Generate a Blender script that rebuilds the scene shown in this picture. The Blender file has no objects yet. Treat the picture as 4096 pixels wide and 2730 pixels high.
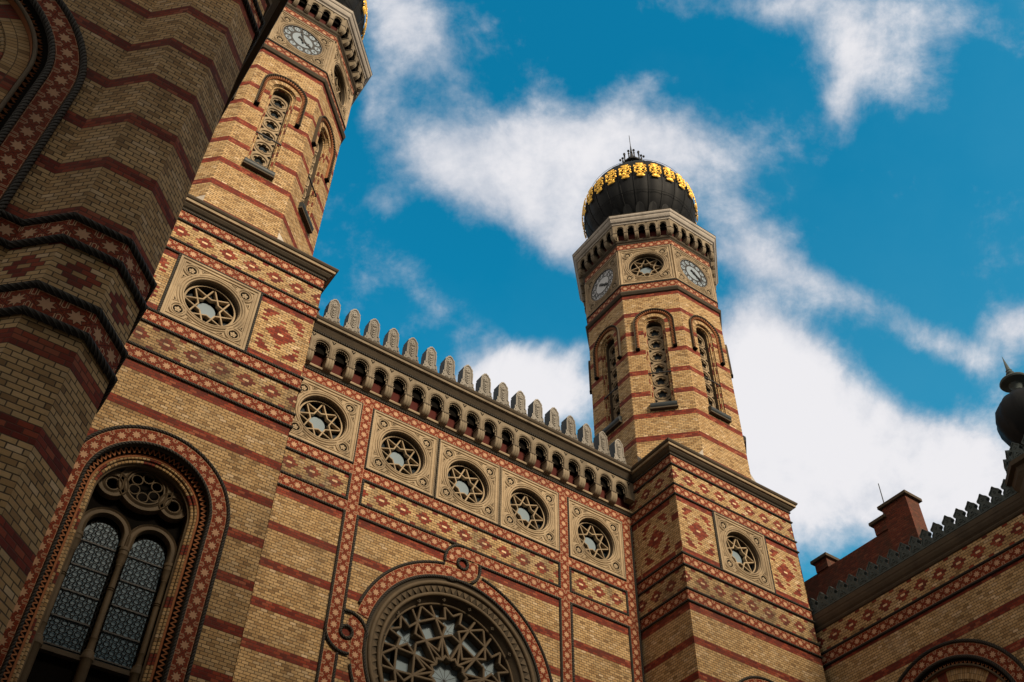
import bpy, bmesh, math, random
from mathutils import Vector, Matrix
random.seed(7)
PI = math.pi
S = 0.30          # one glazed star tile is about 30 cm; all plan numbers below are in tiles
G = 61.55         # ground lies this many tiles below the datum row of tiles
scene = bpy.context.scene
C = scene.collection

# ------------------------------------------------------------------ node expressions
class N:
    def __init__(s, E, k): s.E, s.k = E, k
    def _b(s, o, op, r=False):
        return s.E.m(op, o, s) if r else s.E.m(op, s, o)
    def __add__(s, o): return s._b(o, 'ADD')
    def __radd__(s, o): return s._b(o, 'ADD', True)
    def __sub__(s, o): return s._b(o, 'SUBTRACT')
    def __rsub__(s, o): return s._b(o, 'SUBTRACT', True)
    def __mul__(s, o): return s._b(o, 'MULTIPLY')
    def __rmul__(s, o): return s._b(o, 'MULTIPLY', True)
    def __truediv__(s, o): return s._b(o, 'DIVIDE')
    def __lt__(s, o): return s._b(o, 'LESS_THAN')
    def __gt__(s, o): return s._b(o, 'GREATER_THAN')
class Ex:
    def __init__(s, tree): s.t = tree; s.n = tree.nodes; s.l = tree.links
    def put(s, sock, v):
        if isinstance(v, N): s.l.new(v.k, sock)
        elif isinstance(v, tuple): sock.default_value = (*v, 1) if len(v) == 3 and sock.type == 'RGBA' else v
        else: sock.default_value = v
    def m(s, op, a, b=None, c=None, clamp=False):
        q = s.n.new('ShaderNodeMath'); q.operation = op; q.use_clamp = clamp
        for i, v in enumerate((a, b, c)):
            if v is not None: s.put(q.inputs[i], v)
        return N(s, q.outputs[0])
    def floor(s, a): return s.m('FLOOR', a)
    def mod(s, a, b): return s.m('FLOORED_MODULO', a, b)
    def abs(s, a): return s.m('ABSOLUTE', a)
    def mx(s, a, b): return s.m('MAXIMUM', a, b)
    def mn(s, a, b): return s.m('MINIMUM', a, b)
    def clamp(s, a): return s.m('ADD', a, 0.0, clamp=True)
    def step(s, a, lo, hi):
        q = s.n.new('ShaderNodeMapRange'); q.interpolation_type = 'SMOOTHSTEP'; q.clamp = True
        s.put(q.inputs['Value'], a); q.inputs['From Min'].default_value = lo; q.inputs['From Max'].default_value = hi
        return N(s, q.outputs[0])
    def uv(s):
        q = s.n.new('ShaderNodeTexCoord'); p = s.n.new('ShaderNodeSeparateXYZ'); s.l.new(q.outputs['UV'], p.inputs[0])
        return N(s, p.outputs[0]), N(s, p.outputs[1])
    def vec(s, x, y, z=0.0):
        q = s.n.new('ShaderNodeCombineXYZ')
        for i, v in enumerate((x, y, z)): s.put(q.inputs[i], v)
        return N(s, q.outputs[0])
    def obj(s):
        q = s.n.new('ShaderNodeTexCoord'); return N(s, q.outputs['Object'])
    def rnd(s, v):
        q = s.n.new('ShaderNodeTexWhiteNoise'); q.noise_dimensions = '3D'; s.put(q.inputs['Vector'], v); return N(s, q.outputs[0])
    def noise(s, v, sc, det=4, rough=.55, scale3=None):
        if scale3:
            w = s.n.new('ShaderNodeVectorMath'); w.operation = 'MULTIPLY'; s.put(w.inputs[0], v); w.inputs[1].default_value = scale3; v = N(s, w.outputs[0])
        q = s.n.new('ShaderNodeTexNoise'); s.put(q.inputs['Vector'], v); q.inputs['Scale'].default_value = sc
        q.inputs['Detail'].default_value = det; q.inputs['Roughness'].default_value = rough; return N(s, q.outputs[0])
    def mix(s, a, b, f, mode='MIX'):
        q = s.n.new('ShaderNodeMix'); q.data_type = 'RGBA'; q.blend_type = mode
        s.put(q.inputs[0], f); s.put(q.inputs[6], a); s.put(q.inputs[7], b); return N(s, q.outputs[2])
    def ramp(s, f, stops):
        q = s.n.new('ShaderNodeValToRGB'); s.put(q.inputs[0], f); e = q.color_ramp.elements
        while len(e) < len(stops): e.new(.5)
        for i, (p, c) in enumerate(stops): e[i].position = p; e[i].color = (*c, 1)
        return N(s, q.outputs[0])

def mat(name, fn, rough=.8, metal=0.0, bump=.3, dist=.02, spec=.3):
    m = bpy.data.materials.new(name); m.use_nodes = True; t = m.node_tree; E = Ex(t)
    b = t.nodes['Principled BSDF']; b.inputs['Roughness'].default_value = rough; b.inputs['Metallic'].default_value = metal
    b.inputs['Specular IOR Level'].default_value = spec
    r = fn(E)
    col, h = r[0], r[1]
    E.put(b.inputs['Base Color'], col)
    if len(r) > 2: E.put(b.inputs['Roughness'], r[2])
    if h is not None:
        q = t.nodes.new('ShaderNodeBump'); q.inputs['Strength'].default_value = bump; q.inputs['Distance'].default_value = dist
        E.put(q.inputs['Height'], h); t.links.new(q.outputs[0], b.inputs['Normal'])
    return m

# ------------------------------------------------------------------ materials
BW, BH = .525, 3.366/14
YEL = [(0, (.24, .140, .058)), (.12, (.38, .235, .10)), (.45, (.50, .325, .145)), (.72, (.58, .395, .195)), (.93, (.42, .29, .145)), (1, (.68, .50, .30))]
REDS = [(0, (.11, .014, .008)), (.5, (.20, .026, .012)), (.85, (.27, .045, .018)), (1, (.32, .09, .045))]
MORT = (.075, .052, .032)
def brick(E, u, v, redfn, ztop=0.0, centred=False, dirt=1.0, soot=.35, palefn=None):
    vv = (v - ztop)/BH
    if centred: vv = vv + .5
    r = E.floor(vv); fy = vv - r
    off = E.mod(r, 2.0)*.5
    cu = u/BW + off
    if centred: cu = cu + .5
    c = E.floor(cu); fx = cu - c
    cx = (c - off)*BW if centred else (c + .5 - off)*BW
    cy = r*BH
    red = redfn(cx, cy, r)
    rnd = E.rnd(E.vec(r, c, 3.1)); rnd2 = E.rnd(E.vec(c, r, 7.7))
    ob = E.obj()
    ex = E.mn(fx, 1 - fx)*BW; ey = E.mn(fy, 1 - fy)*BH
    wob = (E.noise(ob, 9.0, 2) - .5)*.02
    mm = E.mn(ex, ey) + wob
    mort = 1 - E.step(mm, .014, .03)
    yel = E.ramp(rnd, YEL); rd = E.ramp(rnd, REDS)
    if palefn: yel = E.mix(yel, (.74, .52, .30), palefn(cx, cy))
    col = E.mix(yel, rd, red)
    fine = E.noise(ob, 22.0, 5, .7)
    col = E.mix(col, (.08, .06, .04), E.clamp((fine - .52)*1.1))
    mc = E.mix(MORT, (.10, .03, .018), red)
    col = E.mix(col, mc, mort)
    big = E.noise(ob, .55, 5, .6)
    st = E.noise(ob, .9, 4, .6, (1.5, 1.5, .18))
    d = E.clamp((big - .45)*2.2)*.55*dirt + E.clamp((st - .5)*2.6)*soot*dirt
    col = E.mix(col, (.055, .04, .026), E.clamp(d*.8))
    pale = E.clamp((E.noise(ob, .8, 3, .5) - .60)*3.0)*.35*(1 - red)
    col = E.mix(col, (.6, .46, .33), pale)
    h = (1 - mort)*.8 + fine*.3 + rnd2*.2
    return col, h
def stripes(ztop, top=1e9, **k):
    def fn(E):
        u, v = E.uv()
        return brick(E, u, v, lambda cx, cy, r: E.mod(r, 14.0) > 10.5, ztop, **k)
    return fn
def lozband(E, dirt=1.0):                 # band of stepped lozenges, u=0 v=0 at the middle of one
    u, v = E.uv(); P_ = 4*BW
    def red(cx, cy, r):
        a = E.abs(E.mod(cx + P_/2, P_) - P_/2); y = E.abs(cy)
        l1 = (a/1.0 + y/.98) < .93
        hole = (a < .1)*(y < .1)
        a2 = E.abs(E.mod(cx, P_) - P_/2)
        l2 = (a2/.72 + (1.32 - y)/.62) < 1.0
        return E.mx(l1 - hole, l2)
    return brick(E, u, v, red, 0.0, True, dirt, .6, lambda cx, cy: (E.abs(E.mod(cx + P_/2, P_) - P_/2) < .1)*(E.abs(cy) < .1))
def lozpanel(E):                # one big stepped lozenge with four corner triangles
    u, v = E.uv()
    def red(cx, cy, r):
        x = E.abs(cx); y = E.abs(cy)
        l1 = (x/1.28 + y/1.45) < 1.0
        hole = (x < .1)*(y < .1)
        d2 = (x*.95 + y) > 2.45
        box = (x < 1.72)*(y < 2.2)*(y > .85)*(x > .5)
        edge = (y > 2.75)
        return E.mx(E.mx(l1 - hole, d2*box), edge)
    return brick(E, u, v, red, 0.0, True, .8, .3, lambda cx, cy: (E.abs(cx) < .1)*(E.abs(cy) < .1))
def tiles(E):                   # glazed tile: eight-pointed star, stepped outlines
    u, v = E.uv()
    x = u - E.floor(u) - .5
    r = E.m('SQRT', x*x + v*v)
    a = E.m('ARCTAN2', v, x)
    f = E.abs(E.mod(a, PI/4) - PI/8)            # 0 on the notch, pi/8 on the point
    g = PI/8 - f                                # 0 on a point
    # thin star: points at r0, notches at .52 r0
    cs = r*E.m('COSINE', g); sn = r*E.m('SINE', g)
    star = cs + sn*2.5
    f2 = E.abs(E.mod(a + PI/8, PI/4) - PI/8); g2 = PI/8 - f2
    lobe = r*E.m('COSINE', g2) + r*E.m('SINE', g2)*.9     # rounder star turned half a step
    ob = E.obj(); nz = E.noise(ob, 14.0, 4, .6)
    dk = (.035, .013, .009); rd = E.mix((.24, .034, .012), (.36, .068, .022), nz); cr = E.mix((.66, .40, .24), (.50, .29, .17), nz)
    rd2 = E.mix((.17, .020, .008), (.26, .04, .014), nz)
    lines = E.abs(E.mod((lobe - .30)/.075, 1.0) - .5) > .40
    body = E.mix(E.mix(rd, rd2, E.mod(E.floor((lobe - .30)/.075), 2.0)), dk, lines)
    ax = .5 - E.abs(x); av = E.abs(v)
    # outside the star field: dark red ground, thin pale border lines, a pale pointed U in every gap
    out = E.mix(rd2, cr, (av > .455)*(av < .485))
    cap = E.mx(ax, (.27 - av)*.7 + ax*.45)
    ring = E.mx(cap, .0)
    inU = (cap < .155)*(av > .14)
    ub = E.mix(cr, dk, (cap < .115)); ub = E.mix(ub, cr, (cap < .085)); ub = E.mix(ub, rd2, (cap < .05))
    out = E.mix(out, ub, inU)
    reg = (lobe > .525)
    body = E.mix(body, out, E.mx(reg, inU*(lobe > .47)))
    body = E.mix(body, dk, (E.abs(ax - av*.95) < .014)*(av < .30))
    body = E.mix(body, dk, (star < .385))
    col = E.mix(body, cr, star < .335)
    big = E.noise(ob, .6, 4, .6)
    col = E.mix(col, (.06, .035, .025), E.clamp((big - .42)*1.6)*.6)
    col = E.mix(col, (.06, .04, .03), .10)
    return col, (star < .335)*.5 + (1 - lines)*.3
def stone(c1, c2, soot=.5, sc=1.0):
    def fn(E):
        ob = E.obj(); a = E.noise(ob, 2.2*sc, 6, .65); b = E.noise(ob, 14.0*sc, 4, .6)
        st = E.noise(ob, 1.3, 4, .6, (2.2, 2.2, .25))
        col = E.mix(c1, c2, E.clamp(a*1.6 - .3))
        col = E.mix(col, (.07, .055, .035), E.clamp((st - .48)*3.0)*soot)
        col = E.mix(col, (.09, .07, .045), E.clamp((b - .55)*2.0)*.5)
        oi = E.n.new('ShaderNodeObjectInfo'); rv = N(E, oi.outputs['Random'])
        col = E.mix(col, (.07, .055, .04), rv*.32)
        col = E.mix(col, (.03, .025, .02), E.clamp((E.noise(ob, .75, 6, .7) - .53)*4.0)*.5)
        return col, b*.7 + a*.5
    return fn
def rope(E):
    u, v = E.uv(); ob = E.obj()
    w = E.abs(E.mod(u*4.2 + v*4.5, 1.0) - .5); w2 = E.abs(E.mod(u*4.2 - v*4.5, 1.0) - .5)
    g = E.mx(w, w2*.8); n = E.noise(ob, 8, 4, .6)
    col = E.mix((.016, .016, .015), (.13, .13, .115), E.step(g, .36, .5))
    col = E.mix(col, (.05, .04, .03), n*.6)
    return col, E.mn(w, .4)*1.2
def plain(c, n=.3, sc=6.0, c2=None):
    def fn(E):
        ob = E.obj(); a = E.noise(ob, sc, 5, .6)
        return E.mix(c, c2 or tuple(x*.45 for x in c), E.clamp((a - .35)*1.8*n/.3*.6)), a
    return fn
def domefn(E):
    ob = E.obj(); a = E.noise(ob, 1.5, 5, .6); st = E.noise(ob, 1.6, 4, .6, (2, 2, .2))
    col = E.mix((.006, .007, .008), (.016, .018, .020), a)
    col = E.mix(col, (.045, .046, .045), E.clamp((st - .55)*2.5)*.6)
    return col, a, E.m('ADD', a*.3, .45)
def glassfn(c):
    def fn(E):
        ob = E.obj(); a = E.noise(ob, 2.0, 3, .5)
        return E.mix(c, tuple(x*.7 for x in c), a), a, .32
    return fn
def rollfn(E):                  # moulded brick roll: short bricks along the roll, every ninth group red
    u, v = E.uv(); k = u/.26; c = E.floor(k); fx = k - c
    ob = E.obj(); rnd = E.rnd(E.vec(c, 2.0, 1.0)); red = E.mod(c, 15.0) > 11.5
    col = E.mix(E.ramp(rnd, YEL), E.ramp(rnd, REDS), red)
    g = E.mn(fx, 1 - fx) < .1
    return E.mix(col, (.04, .03, .02), E.mx(g*1.0, E.noise(ob, 5, 4)*.35)), 1 - g
def vouss(E):                   # radial bricks of an arch: u runs along the arch
    u, v = E.uv(); k = u/.24; c = E.floor(k); fx = k - c
    ob = E.obj(); rnd = E.rnd(E.vec(c, E.floor(v/.5), 1.0)); red = E.mod(c + 1, 22.0) < 3.5
    col = E.mix(E.ramp(rnd, YEL), E.ramp(rnd, REDS), red)
    g = E.mx(E.mn(fx, 1 - fx) < .08, E.mn(E.mod(v/.5, 1.0), 1 - E.mod(v/.5, 1.0)) < .04)
    return E.mix(col, MORT, E.mx(g*.9, E.noise(ob, 5, 4)*.3)), 1 - g

M = {}
M['shaft'] = mat('banded_brick_upper', stripes(18.507, dirt=.45, soot=.2), .85, bump=.5)
M['wall'] = mat('banded_brick_lower', stripes(-7.98, dirt=1.1, soot=.6), .85, bump=.5)
M['loz'] = mat('lozenge_band_brick', lozband, .85, bump=.5)
M['lozs'] = mat('sooty_lozenge_brick', lambda E: lozband(E, 2.3), .85, bump=.5)
M['lozp'] = mat('lozenge_panel_brick', lozpanel, .85, bump=.5)
M['tile'] = mat('star_tile', tiles, .75, bump=.4, spec=.12)
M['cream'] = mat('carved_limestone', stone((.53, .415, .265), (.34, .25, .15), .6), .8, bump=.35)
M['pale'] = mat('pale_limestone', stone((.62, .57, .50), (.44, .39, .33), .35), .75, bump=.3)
M['soot'] = mat('weathered_shaded_stone', stone((.11, .085, .055), (.045, .035, .024), .5), .85, bump=.4)  # weathered mouldings, and painted shade inside reveals and arcade jambs
M['arcs'] = mat('sooty_arcade_stone', stone((.36, .295, .20), (.20, .155, .10), .75), .8, bump=.4)
M['grey'] = mat('grey_carved_stone', stone((.40, .38, .335), (.20, .185, .16), .7), .8, bump=.5)
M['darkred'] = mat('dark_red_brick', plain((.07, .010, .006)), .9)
def sooty_red(E):
    c, h = brick(E, *E.uv(), lambda a, b, r: 1.0 + r*0.0, 0.0, dirt=1.6, soot=.95)
    return E.mix(c, (.075, .045, .032), E.noise(E.obj(), 1.2, 5)*.55 + .22), h
M['redb'] = mat('chimney_brick', sooty_red, .9, bump=.5)
M['rope'] = mat('dark_rope_moulding', rope, .65, bump=.9, dist=.03, spec=.15)
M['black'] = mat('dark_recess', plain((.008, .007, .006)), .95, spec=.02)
M['iron'] = mat('dark_iron', plain((.03, .03, .03)), .5, metal=.3)
M['slate'] = mat('dark_metal_sill', plain((.03, .04, .045)), .5)
M['dome'] = mat('dome_sheet_metal', domefn, .6, metal=0.0, bump=.15, spec=.12)
M['gold'] = mat('gilding', plain((1.0, .62, .10), .3, 8.0, (.70, .36, .04)), .45, metal=.35, bump=.4, dist=.03)
M['glass'] = mat('pale_window_glass', glassfn((.25, .32, .365)), .2, bump=.05, spec=.05)
M['glassb'] = mat('blue_window_glass', glassfn((.075, .15, .21)), .15, bump=.3, spec=.1)
M['glassd'] = mat('dark_window_glass', glassfn((.012, .02, .026)), .15, bump=.1, spec=.1)
M['dial'] = mat('opal_dial', plain((.52, .54, .56), .1), .5, bump=.05)
M['dialb'] = mat('blue_grey_dial', plain((.27, .33, .38), .15), .5, bump=.05, spec=.1)
M['roll'] = mat('moulded_brick_roll', rollfn, .8, bump=.6)
M['vouss'] = mat('arch_brick', vouss, .85, bump=.5)
M['terra'] = mat('terracotta_trim', plain((.32, .12, .045), .3, 5.0), .8)
M['olive'] = mat('old_bronze_stone', stone((.155, .108, .058), (.075, .055, .031), .5), .7, bump=.4)
M['green'] = mat('green_grey_copper', plain((.10, .125, .125), .4, 3.0), .7, spec=.1)
M['ground'] = mat('asphalt', plain((.05, .05, .05)), .9)
M['pave'] = mat('paving_stone', plain((.22, .2, .18)), .9)
M['roof'] = mat('roof_metal', plain((.05, .055, .05)), .6)
M['street'] = mat('shade_block_render', plain((.3, .26, .2), .3, 1.0), .9)

# ------------------------------------------------------------------ mesh builder
class MB:
    def __init__(s, *mats): s.v = []; s.f = []; s.uv = []; s.mi = []; s.sm = []; s.mats = [M[m] for m in mats]
    def face(s, pts, uv=None, m=0, smooth=False):
        b = len(s.v); s.v += [tuple(p) for p in pts]; s.f.append(tuple(range(b, b + len(pts))))
        s.uv.append(uv or [(p[0], p[2]) for p in pts]); s.mi.append(m); s.sm.append(smooth)
    def build(s, name, parent=None, loc=(0, 0, 0), rot=0, merge=True):
        me = bpy.data.meshes.new(name)
        me.from_pydata([(x*S, y*S, (z + G)*S) for x, y, z in s.v], [], s.f)
        l = me.uv_layers.new(name='UVMap'); i = 0
        for uvs in s.uv:
            for q in uvs: l.data[i].uv = q; i += 1
        for m in s.mats: me.materials.append(m)
        me.polygons.foreach_set('material_index', s.mi); me.polygons.foreach_set('use_smooth', s.sm)
        if merge:
            bm = bmesh.new(); bm.from_mesh(me); bmesh.ops.remove_doubles(bm, verts=bm.verts, dist=2e-4); bm.to_mesh(me); bm.free()
        if any(s.sm): me.set_sharp_from_angle(angle=math.radians(38))
        o = bpy.data.objects.new(name, me); C.objects.link(o); o.parent = parent
        o.location = (loc[0]*S, loc[1]*S, loc[2]*S); o.rotation_euler[2] = rot
        return o
class Fr:
    """vertical plane: u to the right seen from outside, v up, d outwards"""
    def __init__(s, ox, oy, ang, ou=0, ov=0):
        s.n = Vector((math.cos(ang), math.sin(ang), 0)); s.r = Vector((-math.sin(ang), math.cos(ang), 0)); s.o = Vector((ox, oy, 0)); s.ou = ou; s.ov = ov; s.ang = ang
    def p(s, u, v, d=0): return s.o + s.r*(u + s.ou) + s.n*d + Vector((0, 0, v + s.ov))
    def at(s, u, v): f = Fr(s.o.x, s.o.y, s.ang, s.ou + u, s.ov + v); return f
FRONT = -PI/2
def rect(mb, F, u0, u1, v0, v1, d=0, m=0, uo=0, vo=0):
    mb.face([F.p(u0, v0, d), F.p(u1, v0, d), F.p(u1, v1, d), F.p(u0, v1, d)], [(u0 - uo, v0 - vo), (u1 - uo, v0 - vo), (u1 - uo, v1 - vo), (u0 - uo, v1 - vo)], m)
def boxf(mb, F, u0, u1, v0, v1, d0, d1, m=0):
    rect(mb, F, u0, u1, v0, v1, d1, m)
    P = F.p
    for a, b, w in (((u0, v0), (u0, v1), 1), ((u1, v1), (u1, v0), 1), ((u1, v0), (u0, v0), 1), ((u0, v1), (u1, v1), 1)):
        mb.face([P(*a, d0), P(*a, d1), P(*b, d1), P(*b, d0)][::-1], [(a[0] + a[1], 0), (a[0] + a[1], d1 - d0), (b[0] + b[1], d1 - d0), (b[0] + b[1], 0)][::-1], m)
def bridge(mb, F, A, B, da, db, m=0, closed=True, uvs=None, smooth=False):
    n = len(A); k = 0.0
    for i in range(n if closed else n - 1):
        j = (i + 1) % n; L = math.dist(A[i], A[j])
        if uvs == 'arc': w = [(k, 0), (k + L, 0), (k + L, 1), (k, 1)]
        else: w = [A[i], A[j], B[j], B[i]]
        mb.face([F.p(*A[i], da), F.p(*A[j], da), F.p(*B[j], db), F.p(*B[i], db)], w, m, smooth); k += L
def circ(r, n=48, cu=0, cv=0, a0=0): return [(cu + r*math.cos(a0 + 2*PI*i/n), cv + r*math.sin(a0 + 2*PI*i/n)) for i in range(n)]
def arc(cu, cv, r, a0, a1, n): return [(cu + r*math.cos(math.radians(a0 + (a1 - a0)*i/n)), cv + r*math.sin(math.radians(a0 + (a1 - a0)*i/n))) for i in range(n + 1)]
def sqpts(pts, cu, cv, hu, hv):
    o = []
    for x, y in pts:
        dx, dy = x - cu, y - cv; k = min(hu/abs(dx) if abs(dx) > 1e-6 else 1e9, hv/abs(dy) if abs(dy) > 1e-6 else 1e9); o.append((cu + dx*k, cv + dy*k))
    return o
def disc(mb, F, pts, d, m=0): mb.face([F.p(*p, d) for p in pts], list(pts), m)
def squarehole(mb, F, cu, cv, hu, hv, r, d=0, m=0, n=48):
    A = circ(r, n, cu, cv, PI/4); B = sqpts(A, cu, cv, hu, hv); bridge(mb, F, B, A, d, d, m)
def archpath(cu, sp, r, zb, n=24, legs=8):
    L = [(cu + r, zb + (sp - zb)*i/legs) for i in range(legs)]
    R = [(cu - r, sp + (zb - sp)*i/legs) for i in range(1, legs + 1)]
    return L + arc(cu, sp, r, 0, 180, n) + R
def archfill(mb, F, cu, sp, r, H, zb, d=0, m=0, top=None, n=24):
    A = archpath(cu, sp, r, zb, n); T = (top - sp) if top else H; B = []
    for x, y in A:
        if y < sp - 1e-6 or abs(y - sp) < 1e-6: B.append((cu + math.copysign(H, x - cu), y))
        else:
            dx, dy = x - cu, y - sp; k = min(H/abs(dx) if abs(dx) > 1e-6 else 1e9, T/dy); B.append((cu + dx*k, sp + dy*k))
    for sx in (-1, 1):          # keep the two upper corners square
        k = min(range(len(A)), key=lambda i: abs(math.atan2(A[i][1] - sp, A[i][0] - cu) - math.atan2(T, sx*H)) if A[i][1] > sp + 1e-6 else 9)
        B[k] = (cu + sx*H, sp + T)
    bridge(mb, F, B, A, d, d, m, closed=False)
def sweep(mb, F, path, prof, closed=False, m=0, smooth=False, tile=None, usc=1.0, cap=False, pclosed=False, pos=False):
    n = len(path); P = [Vector(p) for p in path]; T = []
    def nrm(a, b): t = (b - a).normalized(); return Vector((-t.y, t.x))
    off = []
    for i in range(n):
        a = P[i-1] if (i or closed) else None; b = P[(i+1) % n] if (i < n-1 or closed) else None
        if a is None: o = nrm(P[i], b)
        elif b is None: o = nrm(a, P[i])
        else:
            n1, n2 = nrm(a, P[i]), nrm(P[i], b); q = n1 + n2
            o = q/max(.35, q.length_squared/2) if q.length > 1e-4 else n1
        off.append(o)
    ls = [0.0]
    for i in range(n if closed else n-1): ls.append(ls[-1] + (P[(i+1) % n] - P[i]).length)
    sc = usc
    if tile: sc = round(ls[-1]/tile)/ls[-1]
    pv = [0.0]
    for i in range(len(prof)-1): pv.append(pv[-1] + math.dist(prof[i], prof[i+1]))
    if tile: pv = [p[0] for p in prof]
    np_ = len(prof)
    for i in range(n if closed else n-1):
        j = (i+1) % n
        for k in range(np_ if pclosed else np_-1):
            k2 = (k+1) % np_
            a0, d0 = prof[k]; a1, d1 = prof[k2]
            q = [P[i] + off[i]*a0, P[j] + off[j]*a0, P[j] + off[j]*a1, P[i] + off[i]*a1]
            va, vb = pv[k], pv[k2] if k2 else pv[k] + .1
            if pos:
                mb.face([F.p(*q[0], d0), F.p(*q[1], d0), F.p(*q[2], d1), F.p(*q[3], d1)][::-1], [(va, q[0].y), (va, q[1].y), (vb, q[2].y), (vb, q[3].y)][::-1], m, smooth); continue
            mb.face([F.p(*q[0], d0), F.p(*q[1], d0), F.p(*q[2], d1), F.p(*q[3], d1)][::-1], [(ls[i]*sc, va), (ls[i+1]*sc, va), (ls[i+1]*sc, vb), (ls[i]*sc, vb)][::-1], m, smooth)
    if cap and not closed:
        for i in (0, n-1):
            mb.face([F.p(*(P[i] + off[i]*a), d) for a, d in prof], [(a, d) for a, d in prof], m)
def barprof(w, d0, d1, ch=.03): return [(-w/2, d0), (-w/2, d1 - ch), (-w/2 + ch, d1), (w/2 - ch, d1), (w/2, d1 - ch), (w/2, d0)]
def tube(r, d0=0.0, n=7, a0=-20, a1=200): return [(-r*math.cos(math.radians(a0 + (a1-a0)*i/n)), d0 + r*math.sin(math.radians(a0 + (a1-a0)*i/n))) for i in range(n+1)]
def ropeline(mb, F, path, closed=False, r=.13, d=.06, m=0): sweep(mb, F, path, tube(r, d), closed, m, True)
def tileline(mb, F, path, closed=False, w=.5, d=.05, m=0, pitch=1.0): sweep(mb, F, path, [(-w, d), (w, d)], closed, m, tile=pitch)
def rectpath(u0, u1, v0, v1): return [(u0, v0), (u1, v0), (u1, v1), (u0, v1)]
def plan(mb, pts, prof, closed=True, m=0, mode='len', smooth=False, pitch=1.05, vc=0):
    """mouldings that run round a plan outline (anticlockwise); prof = (out, z)"""
    n = len(pts); P = [Vector(p) for p in pts]; off = []
    def nrm(a, b): t = (b - a).normalized(); return Vector((t.y, -t.x))
    for i in range(n):
        a = P[i-1] if (i or closed) else None; b = P[(i+1) % n] if (i < n-1 or closed) else None
        if a is None: o = nrm(P[i], b)
        elif b is None: o = nrm(a, P[i])
        else: q = nrm(a, P[i]) + nrm(P[i], b); o = q/max(.3, q.length_squared/2)
        off.append(o)
    pv = [0.0]
    for i in range(len(prof)-1): pv.append(pv[-1] + math.dist(prof[i], prof[i+1]))
    for i in range(n if closed else n-1):
        j = (i+1) % n; L = (P[j] - P[i]).length
        ua, ub = (0, L)
        if mode == 'tile': ua, ub = 0, max(1, round(L/pitch))
        if mode == 'mid': ua, ub = -L/2, L/2
        for k in range(len(prof)-1):
            (a0, z0), (a1, z1) = prof[k], prof[k+1]
            q = [P[i] + off[i]*a0, P[j] + off[j]*a0, P[j] + off[j]*a1, P[i] + off[i]*a1]
            if mode == 'len': v0, v1 = pv[k], pv[k+1]
            else: v0, v1 = z0 - vc, z1 - vc
            mb.face([(*q[0], z0), (*q[1], z0), (*q[2], z1), (*q[3], z1)], [(ua, v0), (ub, v0), (ub, v1), (ua, v1)], m, smooth)
def octo(A): return [(A/math.cos(PI/8)*math.cos(PI/8 + i*PI/4 - PI/2 - PI/4), A/math.cos(PI/8)*math.sin(PI/8 + i*PI/4 - PI/2 - PI/4)) for i in range(8)]
def rprof(z, r=.13, o=.06, n=6): return [(o + r*math.sin(PI*i/n - .0), z - r*math.cos(PI*i/n)) for i in range(n+1)]
def lathe(mb, prof, n=32, cx=0, cy=0, m=0, smooth=True, sq=None):
    for i in range(n):
        a, b = 2*PI*i/n, 2*PI*(i+1)/n
        for k in range(len(prof)-1):
            (r0, z0), (r1, z1) = prof[k], prof[k+1]
            q = [(cx + r0*math.cos(a), cy + r0*math.sin(a), z0), (cx + r0*math.cos(b), cy + r0*math.sin(b), z0), (cx + r1*math.cos(b), cy + r1*math.sin(b), z1), (cx + r1*math.cos(a), cy + r1*math.sin(a), z1)]
            if r0 < 1e-5: q = q[1:]
            elif r1 < 1e-5: q = q[:3]
            mb.face(q, [(a, z0)]*len(q), m, smooth)
def box(mb, x0, x1, y0, y1, z0, z1, m=0):
    pts = [(x0, y0), (x1, y0), (x1, y1), (x0, y1)]
    plan(mb, pts, [(0, z0), (0, z1)], True, m, 'z')
    mb.face([(x0, y0, z1), (x1, y0, z1), (x1, y1, z1), (x0, y1, z1)], [(x0, y0), (x1, y0), (x1, y1), (x0, y1)], m)
    mb.face([(x0, y1, z0), (x1, y1, z0), (x1, y0, z0), (x0, y0, z0)], [(x0, y1), (x1, y1), (x1, y0), (x0, y0)], m)

def thing(name, label, cat, loc, group=None):
    o = bpy.data.objects.new(name, None); C.objects.link(o); o.empty_display_size = .5
    o.location = (loc[0]*S, loc[1]*S, (loc[2] if len(loc) > 2 else 0)*S); o['label'] = label; o['category'] = cat
    if group: o['group'] = group
    return o
def inst(o, parent, dloc=(0, 0, 0), rot=0):
    c = o.copy(); C.objects.link(c); c.parent = parent; c.location = (o.location[0] + dloc[0]*S, o.location[1] + dloc[1]*S, o.location[2] + dloc[2]*S); c.rotation_euler[2] = o.rotation_euler[2] + rot
    for ch in o.children: inst(ch, c)
    return c

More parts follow.
